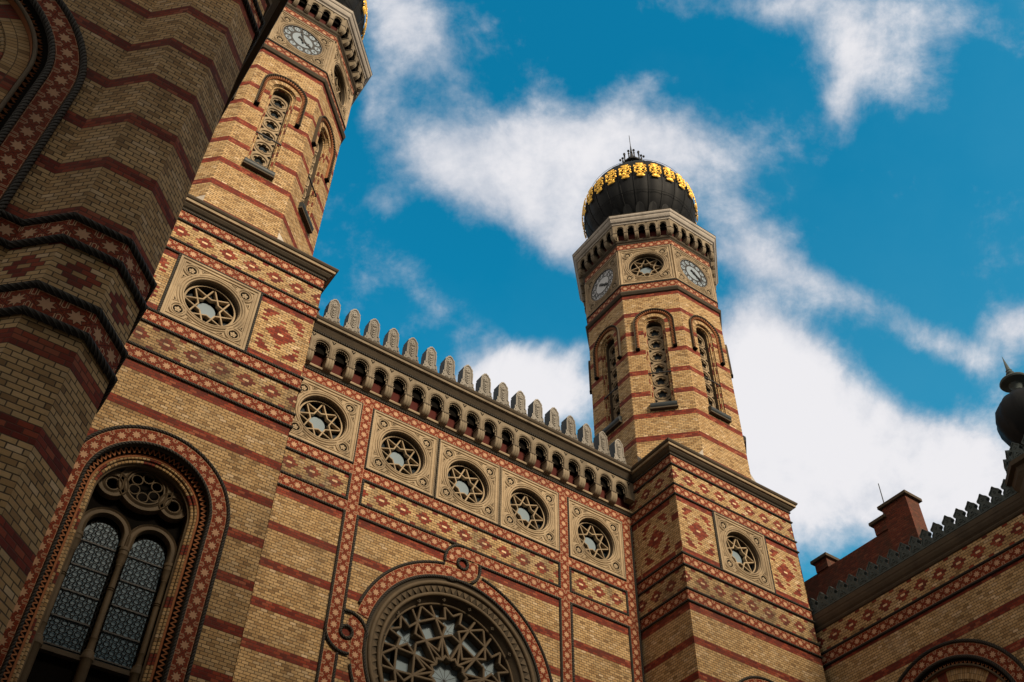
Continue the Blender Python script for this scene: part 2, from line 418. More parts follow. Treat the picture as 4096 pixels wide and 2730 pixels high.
# ------------------------------------------------------------------ carved square window panel (centre 0,0, half 3.4)
def panel_frame(F, clock=False, half=3.42):
    b = MB('cream', 'soot', 'black')
    rr = 2.62
    sweep(b, F, rectpath(-half, half, -half, half), [(0, -.1), (0, .16), (.16, .16), (.22, .06), (.34, .06), (.38, .12), (.46, .12), (.5, .03)], True)
    squarehole(b, F, 0, 0, half - .45, half - .45, 2.5, .03)
    # great ring mouldings
    for r, w, dd in ((2.78, .10, .13), (2.56, .09, .16), (2.36, .07, .12)):
        sweep(b, F, circ(r, 56), tube(w, dd - w, 5), True, smooth=True)
    if not clock:
        bridge(b, F, circ(2.5, 56), circ(2.26, 56), .03, -.12, smooth=True); bridge(b, F, circ(2.26, 56), circ(2.2, 56), -.12, -1.15, 1, smooth=True)  # inner reveal darkened in its colour for the shade of the deep hole
    else:
        bridge(b, F, circ(2.5, 56), circ(2.4, 56), .03, -.06, smooth=True)
    for sx in (-1, 1):
        for sy in (-1, 1):
            c = (sx*2.27, sy*2.27)
            sweep(b, F, circ(.62, 24, *c), tube(.085, .07, 5), True, smooth=True)
            sweep(b, F, circ(.44, 24, *c), tube(.06, .07, 5), True, smooth=True)
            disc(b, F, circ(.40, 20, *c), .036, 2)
            for k in range(5):
                a = 2*PI*k/5 + .3
                disc(b, F, circ(.10, 8, c[0] + .17*math.cos(a), c[1] + .17*math.sin(a)), .07, 0)
            disc(b, F, circ(.09, 8, *c), .09, 0)
            # flat black triangles painted as the shade of sunk spandrels, with ridges
            for sw in (0, 1):
                t = [(1.50, 2.82), (1.05, 2.84), (1.42, 2.60)]
                q = [(x*sx, y*sy) if not sw else (y*sx, x*sy) for x, y in t]
                if (sx*sy > 0) == bool(sw): q = q[::-1]
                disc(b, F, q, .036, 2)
                sweep(b, F, q, [(-.05, .03), (-.03, .09), (.03, .09), (.05, .03)], True)
    if clock: pass
    return b
def star_tracery(F, R=2.12, d=-.58, n=8, ri=.42):
    b = MB('cream')
    tips = [(R*math.cos(PI/2 + 2*PI*k/n), R*math.sin(PI/2 + 2*PI*k/n)) for k in range(n)]
    for k in range(n):
        a = PI/2 + 2*PI*(k+1)/n; mid = (R*ri*math.cos(a), R*ri*math.sin(a))
        sweep(b, F, [tips[k], mid, tips[(k+2) % n]], barprof(.13, d - .35, d + .0 + .004*k), cap=True)
    sweep(b, F, circ(R - .06, 48), [(-.1, d), (-.1, d + .1), (.06, d + .14)], True, smooth=True)
    return b
def window_glass(F, d=-1.0):
    b = MB('glassd', 'glass')
    A = circ(.86, 24); bridge(b, F, circ(2.3, 24), A, d, d); disc(b, F, circ(.80, 24, -.1, -.15), d + .03, 1)  # pale disc paints reflected sky, dark ring paints the shade of the depth
    return b
def sq_window(parent, F, loc=(0, 0, 0), rot=0):
    w = panel_frame(F).build('round_window', parent, loc, rot)
    star_tracery(F).build('star_tracery', w); window_glass(F).build('window_glass', w)
    return w

# ------------------------------------------------------------------ clock
def number(t, F, u, v, size, parent, name='numeral', ang=0.0):
    cu = bpy.data.curves.new(name, 'FONT'); cu.body = t; cu.size = size; cu.align_x = 'CENTER'; cu.align_y = 'CENTER'; cu.extrude = .006
    o = bpy.data.objects.new(name, cu); C.objects.link(o)
    bpy.context.view_layer.update()
    me = bpy.data.meshes.new_from_object(o.evaluated_get(bpy.context.evaluated_depsgraph_get())); bpy.data.objects.remove(o)
    return me
def clock(parent, F, hour, minute, loc=(0, 0, 0), rot=0, blue=True):
    b = panel_frame(F, True); fr = b.build('clock_surround', parent, loc, rot)
    R = 2.3
    d = MB('iron', 'dialb' if blue else 'dial')
    disc(d, F, circ(R, 56), .02, 0 if blue else 1)
    sweep(d, F, circ(R, 56), tube(.09, .03, 5), True, smooth=True)
    disc(d, F, circ(R*(.52 if blue else .56), 40), .05, 1)
    for k in range(12):
        a = PI/2 - 2*PI*k/12; c = (R*.78*math.cos(a), R*.78*math.sin(a))
        if not blue: sweep(d, F, circ(R*.19, 20, *c), [(-.03, .03), (-.03, .06), (.03, .06), (.03, .03)], True, 0); continue
        disc(d, F, circ(R*.148, 20, *c), .05, 1)
        a2 = a + PI/12
        for rr_, rs in ((R*.93, .07),):
            disc(d, F, circ(rs, 10, rr_*math.cos(a2), rr_*math.sin(a2)), .05, 1)
    if not blue: sweep(d, F, circ(R*.57, 40), [(-.03, .04), (-.03, .07), (.03, .07), (.03, .04)], True, 0)
    dial = d.build('clock', parent, loc, rot)
    # numerals as one engraved ring
    vs = []; fs = []
    for k in range(1, 13):
        a = PI/2 - 2*PI*k/12; me = number(str(k), F, 0, 0, .55 if blue else .78, None)
        b0 = len(vs)
        for vtx in me.vertices:
            p = F.p(R*.78*math.cos(a) + vtx.co.x, R*.78*math.sin(a) + vtx.co.y, .062 + vtx.co.z); vs.append((p.x*S, p.y*S, (p.z + G)*S))
        for q in me.polygons: fs.append(tuple(b0 + i for i in q.vertices))
        bpy.data.meshes.remove(me)
    me = bpy.data.meshes.new('numeral'); me.from_pydata(vs, [], fs); me.materials.append(M['iron'])
    o = bpy.data.objects.new('numeral', me); C.objects.link(o); o.parent = dial
    for ln, ang, w, dd in ((1.75, 90 - minute*6, .10, .20), (1.25, 90 - (hour + minute/60)*30, .15, .14)):
        a = math.radians(ang); h = MB('iron'); ca, sa = math.cos(a), math.sin(a)
        def pt(x, y): return (x*ca - y*sa, x*sa + y*ca)
        out = [(-.62, 0), (-.5, w*1.6), (-.3, w*.6), (0, w*1.3), (ln*.45, w*.55), (ln*.6, w*1.9), (ln*.72, w*.6), (ln*.85, w*.9), (ln, 0)]
        pts = [pt(x, y) for x, y in out] + [pt(x, -y) for x, y in out[-2:0:-1]]
        disc(h, F, pts[::-1], dd); bridge(h, F, pts, pts, dd - .05, dd)
        disc(h, F, circ(.2, 16), dd + .01)
        h.build('clock_hand', dial)
    return dial

# ------------------------------------------------------------------ clock tower
AX = 39.25; AY = 1.656; HW = 8.41
def make_tower(hour, minute):
    T = thing('clock_tower', 'farther clock tower, its black dome with gold ornaments whole against the clouds', 'clock tower', (AX, AY), 'twin clock towers')
    A = 8.354; hs = A*math.tan(PI/8)
    F = Fr(0, -A, FRONT)
    # one shaft face with its lancet opening
    b = MB('shaft', 'roll', 'vouss', 'soot')
    zb, sp, zt, zlow = 23.0, 36.35, 42.1, 13.6
    ro = 1.30
    rect(b, F, -hs, hs, zlow, zb); rect(b, F, -hs, -2.6, zb, zt); rect(b, F, 2.6, hs, zb, zt)
    rect(b, F, -2.6, 2.6, sp + 2.6, zt)
    archfill(b, F, 0, sp, ro, 2.6, zb)
    pa = archpath(0, sp, ro, zb)
    # stepped jamb with two brick rolls
    sweep(b, F, pa, [(0, 0), (0, -.28)], m=0, pos=True)
    sweep(b, F, pa, tube(.11, -.26, 6, -30, 210), m=1, smooth=True)
    sweep(b, F, archpath(0, sp, 1.19, zb), [(.0, -.28), (.16, -.28), (.16, -.6)], m=0, pos=True)
    sweep(b, F, archpath(0, sp, 1.03, zb), tube(.09, -.56, 6, -30, 210), m=1, smooth=True)
    sweep(b, F, archpath(0, sp, 1.0, zb), [(0, -.58), (.07, -.58), (.07, -1.2)], m=3)  # overhead shade painted onto the inner reveal
    # radial brick band over the arch
    sweep(b, F, arc(0, sp, 1.58, 0, 180, 24), [(.26, .012), (-.26, .012)], m=2)
    sh0 = b.build('shaft_wall', T)
    # windows
    def lancet():
        p = MB('cream', 'glassd', 'black')
        dd = -1.0; w = .93
        zs = [35.75 - 2.05*k for k in range(6)]
        for i, z in enumerate(zs):
            half = 1.025
            A_ = circ(.80, 24, 0, z, PI/4); B_ = sqpts(A_, 0, z, w, half) if i else None
            if i: bridge(p, F, B_, A_, dd, dd)
            else:
                B2 = []
                for x, y in A_:
                    dx, dy = x, y - z
                    if dy <= .6: k = min(w/abs(dx) if abs(dx) > 1e-6 else 1e9, half/abs(dy) if dy < 0 else 1e9)
                    else: k = 1.5
                    B2.append((dx*k, z + dy*k))
                bridge(p, F, B2, A_, dd, dd)
            sweep(p, F, circ(.84, 28, 0, z), tube(.07, dd + .02, 5), True, smooth=True)
            for sx in (-1, 1):
                disc(p, F, [(sx*.86, z - 1.0 + .28), (sx*.86, z - 1.0 - .28), (sx*.55, z - 1.02)][::sx], dd + .006, 2)
            # five-lobed opening
            N_ = 60; fo = []
            for k in range(N_):
                a = 2*PI*k/N_; c5 = ((a - PI/2 + PI/5) % (2*PI/5)) - PI/5
                rad = .38*math.cos(c5) + math.sqrt(max(0, .27**2 - (.38*math.sin(c5))**2)) if abs(.38*math.sin(c5)) < .27 else .38*math.cos(c5)
                fo.append((rad*math.cos(a), z + rad*math.sin(a)))
            bridge(p, F, circ(.80, N_, 0, z), fo, dd - .05, dd - .05); bridge(p, F, fo, fo, dd - .05, dd - .28)
            sweep(p, F, fo, [(-.05, dd - .05), (-.03, dd + .0), (.03, dd), (.04, dd - .06)], True, smooth=True)
        rect(p, F, -1.1, 1.1, zb, sp + 1.4, dd - .3, 1)
        rect(p, F, -w, w, zb, zs[-1] - 1.025, dd, 0)
        return p.build('lancet_window', T)
    wn = lancet()
    h = MB('soot', 'black', 'terra')
    hp_ = archpath(0, sp, 2.18, 32.1, 28, 4)
    sweep(h, F, hp_, [(.22, 0), (.22, .14), (.16, .20), (-.05, .22)], m=2)
    sweep(h, F, hp_, [(-.05, .22), (-.20, .34), (-.27, .34), (-.27, 0)], m=0)
    # dentils under the hood
    L = 0; pth = [Vector(q) for q in hp_]
    tot = sum((pth[i+1] - pth[i]).length for i in range(len(pth)-1)); nd = 56
    k = 0; acc = 0
    for j in range(nd):
        t = (j + .5)*tot/nd
        while k < len(pth)-2 and acc + (pth[k+1] - pth[k]).length < t: acc += (pth[k+1] - pth[k]).length; k += 1
        dr = (pth[k+1] - pth[k]).normalized(); q = pth[k] + dr*(t - acc); nn = Vector((-dr.y, dr.x))
        a, c2 = q + nn*.02 - dr*.05, q + nn*-.19 - dr*.05
        h.face([F.p(*(q + nn*.05 - dr*.052), .235), F.p(*(q + nn*.05 + dr*.052), .235), F.p(*(q - nn*.20 + dr*.052), .355), F.p(*(q - nn*.20 - dr*.052), .355)][::1], None, 1)
        h.face([F.p(*(q + nn*.16 - dr*.045), .21), F.p(*(q + nn*.16 + dr*.045), .21), F.p(*(q + nn*.0 + dr*.045), .26), F.p(*(q + nn*.0 - dr*.045), .26)], None, 1)
    for sx in (-1, 1):
        boxf(h, F, sx*2.18 - .24, sx*2.18 + .24, 31.9, 32.12, 0, .38, 1)
    hd = h.build('hood_moulding', wn)
    s_ = MB('slate', 'soot')
    pr = [(.0, 23.15), (.28, 23.1), (.46, 22.9), (.5, 22.65), (.42, 22.42), (.34, 22.35)]
    for i in range(len(pr)-1):
        s_.face([F.p(-1.5, pr[i+1][1], pr[i+1][0]), F.p(1.5, pr[i+1][1], pr[i+1][0]), F.p(1.5, pr[i][1], pr[i][0]), F.p(-1.5, pr[i][1], pr[i][0])], None, 0, True)
    for sx in (-1, 1): s_.face([F.p(sx*1.5, z, d) for d, z in pr] + [F.p(sx*1.5, 22.35, 0)], None, 0)
    boxf(s_, F, -1.55, 1.55, 22.15, 22.33, -.1, .42, 1)
    rect(s_, F, -1.3, 1.3, 23.0, 23.1, -.9, 0)
    s_.face([F.p(-1.3, 23.14, 0), F.p(1.3, 23.14, 0), F.p(1.3, 23.3, -1.0), F.p(-1.3, 23.3, -1.0)], None, 0)
    sl = s_.build('window_sill', wn)
    ib = MB('iron'); boxf(ib, F, -1.32, 1.32, 28.0, 28.12, -.12, .0); ib.build('tie_bar', wn)
    for k in range(1, 8): inst(sh0, T, rot=k*PI/4)
    for k in range(1, 8): inst(wn, T, rot=k*PI/4)
    # head: tile bands, mouldings
    O8 = octo(A)
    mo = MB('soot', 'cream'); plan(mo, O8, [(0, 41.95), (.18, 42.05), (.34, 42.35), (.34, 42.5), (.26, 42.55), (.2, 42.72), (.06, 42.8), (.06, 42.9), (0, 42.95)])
    mo.build('string_course', T)
    tb = MB('tile', 'rope'); plan(tb, O8, [(.05, 42.9), (.05, 43.95)], mode='tile', vc=43.42); plan(tb, O8, rprof(44.05, .11), m=1, smooth=True); tb.build('star_tile_band', T)
    tb = MB('tile', 'rope'); plan(tb, O8, [(.05, 51.15), (.05, 52.2)], mode='tile', vc=51.67); plan(tb, O8, rprof(51.1, .11), m=1, smooth=True); tb.build('star_tile_band', T)
    F2 = Fr(0, -A, FRONT, 0, 47.6)
    c0 = clock(T, F2, hour, minute); c1 = clock(T, F2, hour, minute, rot=PI/2, blue=False); extra = [o for o in T.children if o.name.startswith('clock_surround')][1]; bpy.data.objects.remove(extra); c1['label'] = 'white clock dial with bold black numerals'
    fr0 = [o for o in T.children if o.name.startswith('clock_surround')][0]
    inst(c1, T, rot=PI); inst(c0, T, rot=PI)
    for k in (2, 4, 6): inst(fr0, T, rot=k*PI/4)
    w1 = sq_window(T, F2, rot=PI/4)
    for k in (3, 5, 7): inst(w1, T, rot=(k-1)*PI/4)
    core = MB('cream'); plan(core, octo(A - .02), [(0, 44.1), (0, 44.2)]); plan(core, octo(A), [(0, 50.95), (0, 51.1)])
    core.build('corner_pier', T)
    cm = MB('soot'); plan(cm, O8, [(.03, 52.2), (.12, 52.3), (.12, 52.42), (.3, 52.6), (.36, 52.85), (.30, 52.95), (0, 53.0)]); cm.build('string_course', T)
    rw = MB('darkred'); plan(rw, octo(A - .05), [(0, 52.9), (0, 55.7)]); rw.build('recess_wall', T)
    # machicolated arcade: five arches per side
    AR = 9.22; hh = AR*math.tan(PI/8); FA = Fr(0, -AR, FRONT)
    pitch = 2*hh/5.35
    ar = MB('arcs', 'black'); zc0 = 53.95
    first = -2*pitch
    for j in range(5):
        c = first + j*pitch; r = .43; spg = 54.75
        archfill(ar, FA, c, spg, r, pitch/2, zc0, top=55.62, n=14)
        pa = archpath(c, spg, r, zc0, 14, 4)
        sweep(ar, FA, pa, [(0, 0), (0, -.12)]); sweep(ar, FA, pa, [(0, -.12), (0, -.5)], m=1)  # inner jambs black: recess shade put into the colour
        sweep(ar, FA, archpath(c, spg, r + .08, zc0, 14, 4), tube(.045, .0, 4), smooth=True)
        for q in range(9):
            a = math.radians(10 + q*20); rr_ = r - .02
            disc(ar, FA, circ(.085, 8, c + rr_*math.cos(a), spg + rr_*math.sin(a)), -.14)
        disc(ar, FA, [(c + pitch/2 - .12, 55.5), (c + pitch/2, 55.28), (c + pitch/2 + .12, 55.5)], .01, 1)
    rect(ar, FA, -hh, hh, 54.5, 55.6, -.5, 1)  # black sheet painted as the shade behind the arches
    for sx in (-1, 1):
        u0, u1 = sorted((sx*(2.5*pitch), sx*hh)); rect(ar, FA, u0, u1, zc0, 55.62)
    for e in range(0): pass
    arc0 = ar.build('arcade', T)
    for k in range(1, 8): inst(arc0, T, rot=k*PI/4)
    cb = MB('cream', 'soot')
    us = [first + (j - .5)*pitch for j in range(6)]
    def corbel(cb, FF, c, zt_, dep, w, hgt):
        boxf(cb, FF, c - w - .06, c + w + .06, zt_ - .16, zt_, -dep, .06, 1)
        pf = [(-.02, zt_ - .16), (0, zt_ - .3), (-.02, zt_ - .55*hgt), (-.18, zt_ - .8*hgt), (-.42*dep - .1, zt_ - hgt), (-dep, zt_ - hgt - .02)]
        for i in range(len(pf)-1):
            for g, (a, e) in enumerate(((-w, -w/3), (-w/3, w/3), (w/3, w))):
                bu = .05
                for (x0, x1, s0, s1) in ((a, a + (e-a)*.25, 0, bu), (a + (e-a)*.25, a + (e-a)*.75, bu, bu), (a + (e-a)*.75, e, bu, 0)):
                    cb.face([FF.p(c + x0, pf[i+1][1], pf[i+1][0] + s0), FF.p(c + x1, pf[i+1][1], pf[i+1][0] + s1), FF.p(c + x1, pf[i][1], pf[i][0] + s1), FF.p(c + x0, pf[i][1], pf[i][0] + s0)], None, 0, True)
        for sx in (-1, 1):
            cb.face([FF.p(c + sx*w, z, d) for d, z in pf] + [FF.p(c + sx*w, zt_ - .16, -dep)], None, 0)
    cbs = []
    for c in us:
        q = MB('arcs', 'soot'); corbel(q, FA, c, 53.95, .85, .26, 1.15); cbs.append(q.build('corbel', T))
    for k in range(1, 8):
        for o in cbs: inst(o, T, rot=k*PI/4)
    cr = MB('pale', 'soot'); plan(cr, octo(AR), [(0, 55.6), (.1, 55.62), (.1, 55.75), (.16, 55.85), (.32, 55.95), (.42, 56.15)])
    plan(cr, octo(AR), [(.42, 56.15), (.48, 56.3), (.48, 56.42), (.52, 56.5), (.6, 56.55), (.68, 56.72), (.68, 56.95)]); plan(cr, octo(AR), [(.68, 56.95), (.72, 56.97), (.72, 57.03), (0, 57.3), (-3.6, 57.9)], m=1)
    cr.build('cornice', T)
    plan_top = MB('roof'); plan_top.face([(x, y, 57.2) for x, y in octo(AR - .2)]); plan_top.build('roof', T)
    # dome
    cz, ra, rb = 69.0, 8.15, 8.75
    prof = [(5.35, 57.3), (5.35, 58.6), (5.9, 60.4)]
    for i in range(22):
        t = math.radians(-52 + i*(128)/21)
        prof.append((ra*math.cos(t)**.92, cz + rb*math.sin(t)))
    prof += [(1.75, 78.9), (1.3, 80.2), (1.05, 82.0), (1.0, 83.2)]
    d = MB('dome'); ng = 24; sub = 6; rot0 = PI/24
    def gore(r, i, j):
        t = j/sub; bul = math.sin(PI*t)*.018*r
        a = 2*PI*(i + t)/ng - PI/2 - 1.5*PI/180
        return (r + bul)*math.cos(a), (r + bul)*math.sin(a)
    for i in range(ng):
        for j in range(sub):
            for k in range(len(prof)-1):
                (r0, z0), (r1, z1) = prof[k], prof[k+1]
                a = gore(r0, i, j); c_ = gore(r0, i, j+1); e = gore(r1, i, j+1); f = gore(r1, i, j)
                d.face([(*a, z0), (*c_, z0), (*e, z1), (*f, z1)], None, 0, True)
    dm = d.build('dome', T)
    ri = MB('dome')
    for i in range(ng):
        a = 2*PI*i/ng - PI/2 - 1.5*PI/180; ca, sa = math.cos(a), math.sin(a)
        for k in range(2, len(prof)-2):
            (r0, z0), (r1, z1) = prof[k], prof[k+1]
            w = .10
            for (o0, t0, o1, t1) in ((0, -w, .12, -w*.6), (.12, -w*.6, .12, w*.6), (.12, w*.6, 0, w)):
                ri.face([((r0 + o0)*ca - t0*sa, (r0 + o0)*sa + t0*ca, z0), ((r0 + o1)*ca - t1*sa, (r0 + o1)*sa + t1*ca, z0), ((r1 + o1)*ca - t1*sa, (r1 + o1)*sa + t1*ca, z1), ((r1 + o0)*ca - t0*sa, (r1 + o0)*sa + t0*ca, z1)], None, 0, True)
    for lat in (-25, 28, 55):
        t = math.radians(lat); r = ra*math.cos(t)**.92 + .2; z = cz + rb*math.sin(t)
        lathe(ri, [(r + .10, z - .04), (r + .14, z), (r + .10, z + .04)], 96)
    ri.build('dome_rib', dm)
    # gilded ornament, one per gore
    g = MB('gold')
    def onsurf(u, v, d_=0):
        t = math.radians(2.5 + math.degrees(v/8.5)); r = ra*math.cos(t)**.92*1.035; a = u/r
        return ((r + .10 + d_)*math.cos(a), (r + .10 + d_)*math.sin(a), cz + rb*math.sin(t))
    def blob(pts, d0=.0, d1=.09):
        pts = [(x*.93, y*.80) for x, y in pts]
        n = len(pts); cu = sum(p[0] for p in pts)/n; cv = sum(p[1] for p in pts)/n
        inner = [(cu + (p[0]-cu)*.55, cv + (p[1]-cv)*.55) for p in pts]
        for i in range(n):
            j = (i+1) % n
            g.face([onsurf(*pts[i], 0), onsurf(*pts[j], 0), onsurf(*inner[j], d1), onsurf(*inner[i], d1)], None, 0)
            g.face([onsurf(*inner[i], d1), onsurf(*inner[j], d1), onsurf(cu, cv, d1*.35)], None, 0)
    def ell(cu, cv, a, b_, n=12, rot=0, lob=0, la=0):
        o = []
        for i in range(n):
            t = 2*PI*i/n; k = 1 + la*math.cos(lob*t) if lob else 1
            x, y = a*k*math.cos(t), b_*k*math.sin(t); o.append((cu + x*math.cos(rot) - y*math.sin(rot), cv + x*math.sin(rot) + y*math.cos(rot)))
        return o
    blob(ell(0, 1.75, .48, .52, 18, 0, 6, .14)); blob(ell(0, .85, .34, .40)); blob(ell(0, -.05, .30, .52)); blob(ell(0, -1.75, .40, .62, 18, PI/2, 3, .12)); blob(ell(0, -1.0, .2, .35))
    for sx in (-1, 1):
        blob(ell(sx*.52, 1.05, .22, .34, 10, -sx*.6)); blob(ell(sx*.72, .35, .18, .55, 12, sx*.35)); blob(ell(sx*.86, 1.15, .13, .38, 10, sx*.25))
        blob(ell(sx*.45, .05, .16, .5, 10, -sx*.7)); blob(ell(sx*.82, -.55, .17, .40, 10, sx*.15)); blob(ell(sx*.42, -.85, .17, .48, 10, sx*.75)); blob(ell(sx*.45, 1.95, .16, .22, 8, sx*.5))
        blob(ell(sx*.36, -1.45, .16, .28, 8, -sx*.5))
    go = g.build('gilded_ornament', dm, rot=-PI/2 + PI/24 - 1.5*PI/180)
    for k in range(1, 24): inst(go, dm, rot=2*PI*k/24)
    # leaf collar
    lf = MB('dome')
    for k in range(24):
        a0 = 2*PI*(k)/24 - PI/2 + .03
        pts = [(-.25, 57.2, 5.9), (.25, 57.2, 5.9), (.32, 60.8, 6.35), (.66, 61.6, 6.75), (.58, 62.3, 7.05), (.36, 62.85, 7.25), (0, 63.1, 7.35), (-.36, 62.85, 7.25), (-.58, 62.3, 7.05), (-.66, 61.6, 6.75), (-.32, 60.8, 6.35)]
        P3 = [(r*math.cos(a0) - t*math.sin(a0), r*math.sin(a0) + t*math.cos(a0), z) for t, z, r in pts]
        P4 = [((r - .25)*math.cos(a0) - t*math.sin(a0), (r - .25)*math.sin(a0) + t*math.cos(a0), z) for t, z, r in pts]
        lf.face(P3)
        for i in range(len(P3)): j = (i+1) % len(P3); lf.face([P3[j], P3[i], P4[i], P4[j]])
    lf.build('leaf_collar', dm)
    cw = MB('iron')
    lathe(cw, [(1.0, 82.8), (1.5, 83.0), (1.5, 83.3), (1.1, 83.5), (.8, 84.0), (.5, 84.3), (.34, 85.2), (.22, 86.2), (.14, 87.6), (.055, 88.8), (.045, 91.8), (0, 91.9)], 20)
    for k in range(11):
        a = 2*PI*k/11 + .2; x, y = 1.5*math.cos(a), 1.5*math.sin(a)
        lathe(cw, [(.12, 83.2), (.10, 84.2), (.17, 84.3), (.10, 84.45), (.08, 84.95), (.21, 85.05), (.18, 85.22), (0, 85.3)], 8, x, y)
        x2, y2 = 2.05*math.cos(a + .28), 2.05*math.sin(a + .28)
        lathe(cw, [(.0, 83.4), (.16, 83.6), (.2, 83.8), (.1, 84.0), (0, 84.1)], 8, x2, y2)
    cw.build('spire', dm)
    # ------------- square base
    def base_face(name, ang, side=False):
        Fb = Fr(HW*math.cos(ang), HW*math.sin(ang) if side else -8.348, ang)
        b = MB('wall', 'loz', 'lozp', 'lozs')
        w0, w1, H = -HW, HW, 8.6
        if side:
            rect(b, Fb, w0, w1, -G, .05); rect(b, Fb, w0, w1, .05, 13.0)
        else:
            rect(b, Fb, w0, -3.4, .0, 13.0); rect(b, Fb, 3.4, w1, .0, 13.0); rect(b, Fb, -3.4, 3.4, 7.6, 13.0); rect(b, Fb, -3.4, 3.4, 0, .75)
            acu, asp = .15, -15.0
            rect(b, Fb, w0, acu - 5.9, -G, 0); rect(b, Fb, acu + 5.9, w1, -G, 0)
            rect(b, Fb, acu - 5.9, acu + 5.9, asp + 5.9, 0); archfill(b, Fb, acu, asp, 4.35, 5.9, -44)
            rect(b, Fb, acu - 5.9, acu + 5.9, -G, -44)
        for c in (10.22, -1.88): rect(b, Fb, w0, w1, c - 1.3, c + 1.3, .012, 1 if c > 0 else 3, vo=c)
        cs = (0,) if False else ((-5.9, 5.9) if not side else (-5.0*(1 if ang > 2 or ang < -2 else 1), 5.0, 0))
        for c in cs:
            hw_ = 2.42 if not side else 2.45
            rect(b, Fb, c - hw_, c + hw_, .68, 7.67, .012, 2, uo=c, vo=4.175)
        b.build(name, T)
    base_face('base_wall', FRONT); base_face('base_wall', PI, True); base_face('base_wall', 0, True)
    nb = MB('wall'); rect(nb, Fr(0, 8.4, PI/2), -HW, HW, -G, 13.0); nb.build('base_wall', T)
    sq = [(-HW, 8.4), (-HW, -8.348), (HW, -8.348), (HW, 8.4)]
    for zc in (12.13, 8.30, .05, -3.81):
        tb = MB('tile', 'rope'); plan(tb, sq, [(0, zc - .55), (.05, zc - .54), (.05, zc + .54), (0, zc + .55)], closed=False, mode='tile', vc=zc)
        plan(tb, sq, rprof(zc + .64, .13), False, 1, smooth=True); plan(tb, sq, rprof(zc - .64, .13), False, 1, smooth=True)
        tb.build('star_tile_band', T)
    Fb = Fr(0, -8.348, FRONT)
    rp = MB('rope')
    for sx in (-1, 1): ropeline(rp, Fb, [(sx*3.55, .8), (sx*3.55, 7.55)], r=.11)
    rp.build('rope_moulding', T)
    sq_window(T, Fr(0, -8.348, FRONT, 0, 4.175))
    co = MB('cream', 'soot')
    plan(co, sq, [(0, 12.78), (.1, 12.82), (.12, 12.95), (.28, 13.05), (.46, 13.25), (.5, 13.4)], False, 1); plan(co, sq, [(.5, 13.4), (.66, 13.42), (.68, 13.66)], False, 0)  # dirty lower cyma, its colour also carries the shade under the fascia
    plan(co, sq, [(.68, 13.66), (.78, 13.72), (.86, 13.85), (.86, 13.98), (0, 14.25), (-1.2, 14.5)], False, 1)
    co.build('cornice', T)
    t8 = A*math.tan(PI/8)
    for sx in (-1, 1):
        for sy in (-1, 1):
            a = (sx*t8, sy*A); c_ = (sx*A, sy*t8); o = (sx*(HW - .1), sy*(8.3))
            for f1, f2, zt_ in ((0, .26, 15.9), (.74, 1.0, 15.9)):
                P0 = Vector(a).lerp(Vector(c_), f1); P1 = Vector(a).lerp(Vector(c_), f2); mid = (P0 + P1)/2; ou = Vector((sx, sy)).normalized()*.9
                top = (*(P0 if f1 == 0 else P1), zt_)
                br = MB('pale'); br.face([(*P0, 14.2), (*(mid + ou), 14.2), top]); br.face([(*(mid + ou), 14.2), (*P1, 14.2), top]); br.build('corner_broach', T)
    arch_window(T, Fb, .15, -15.0, 4.88)
    return T

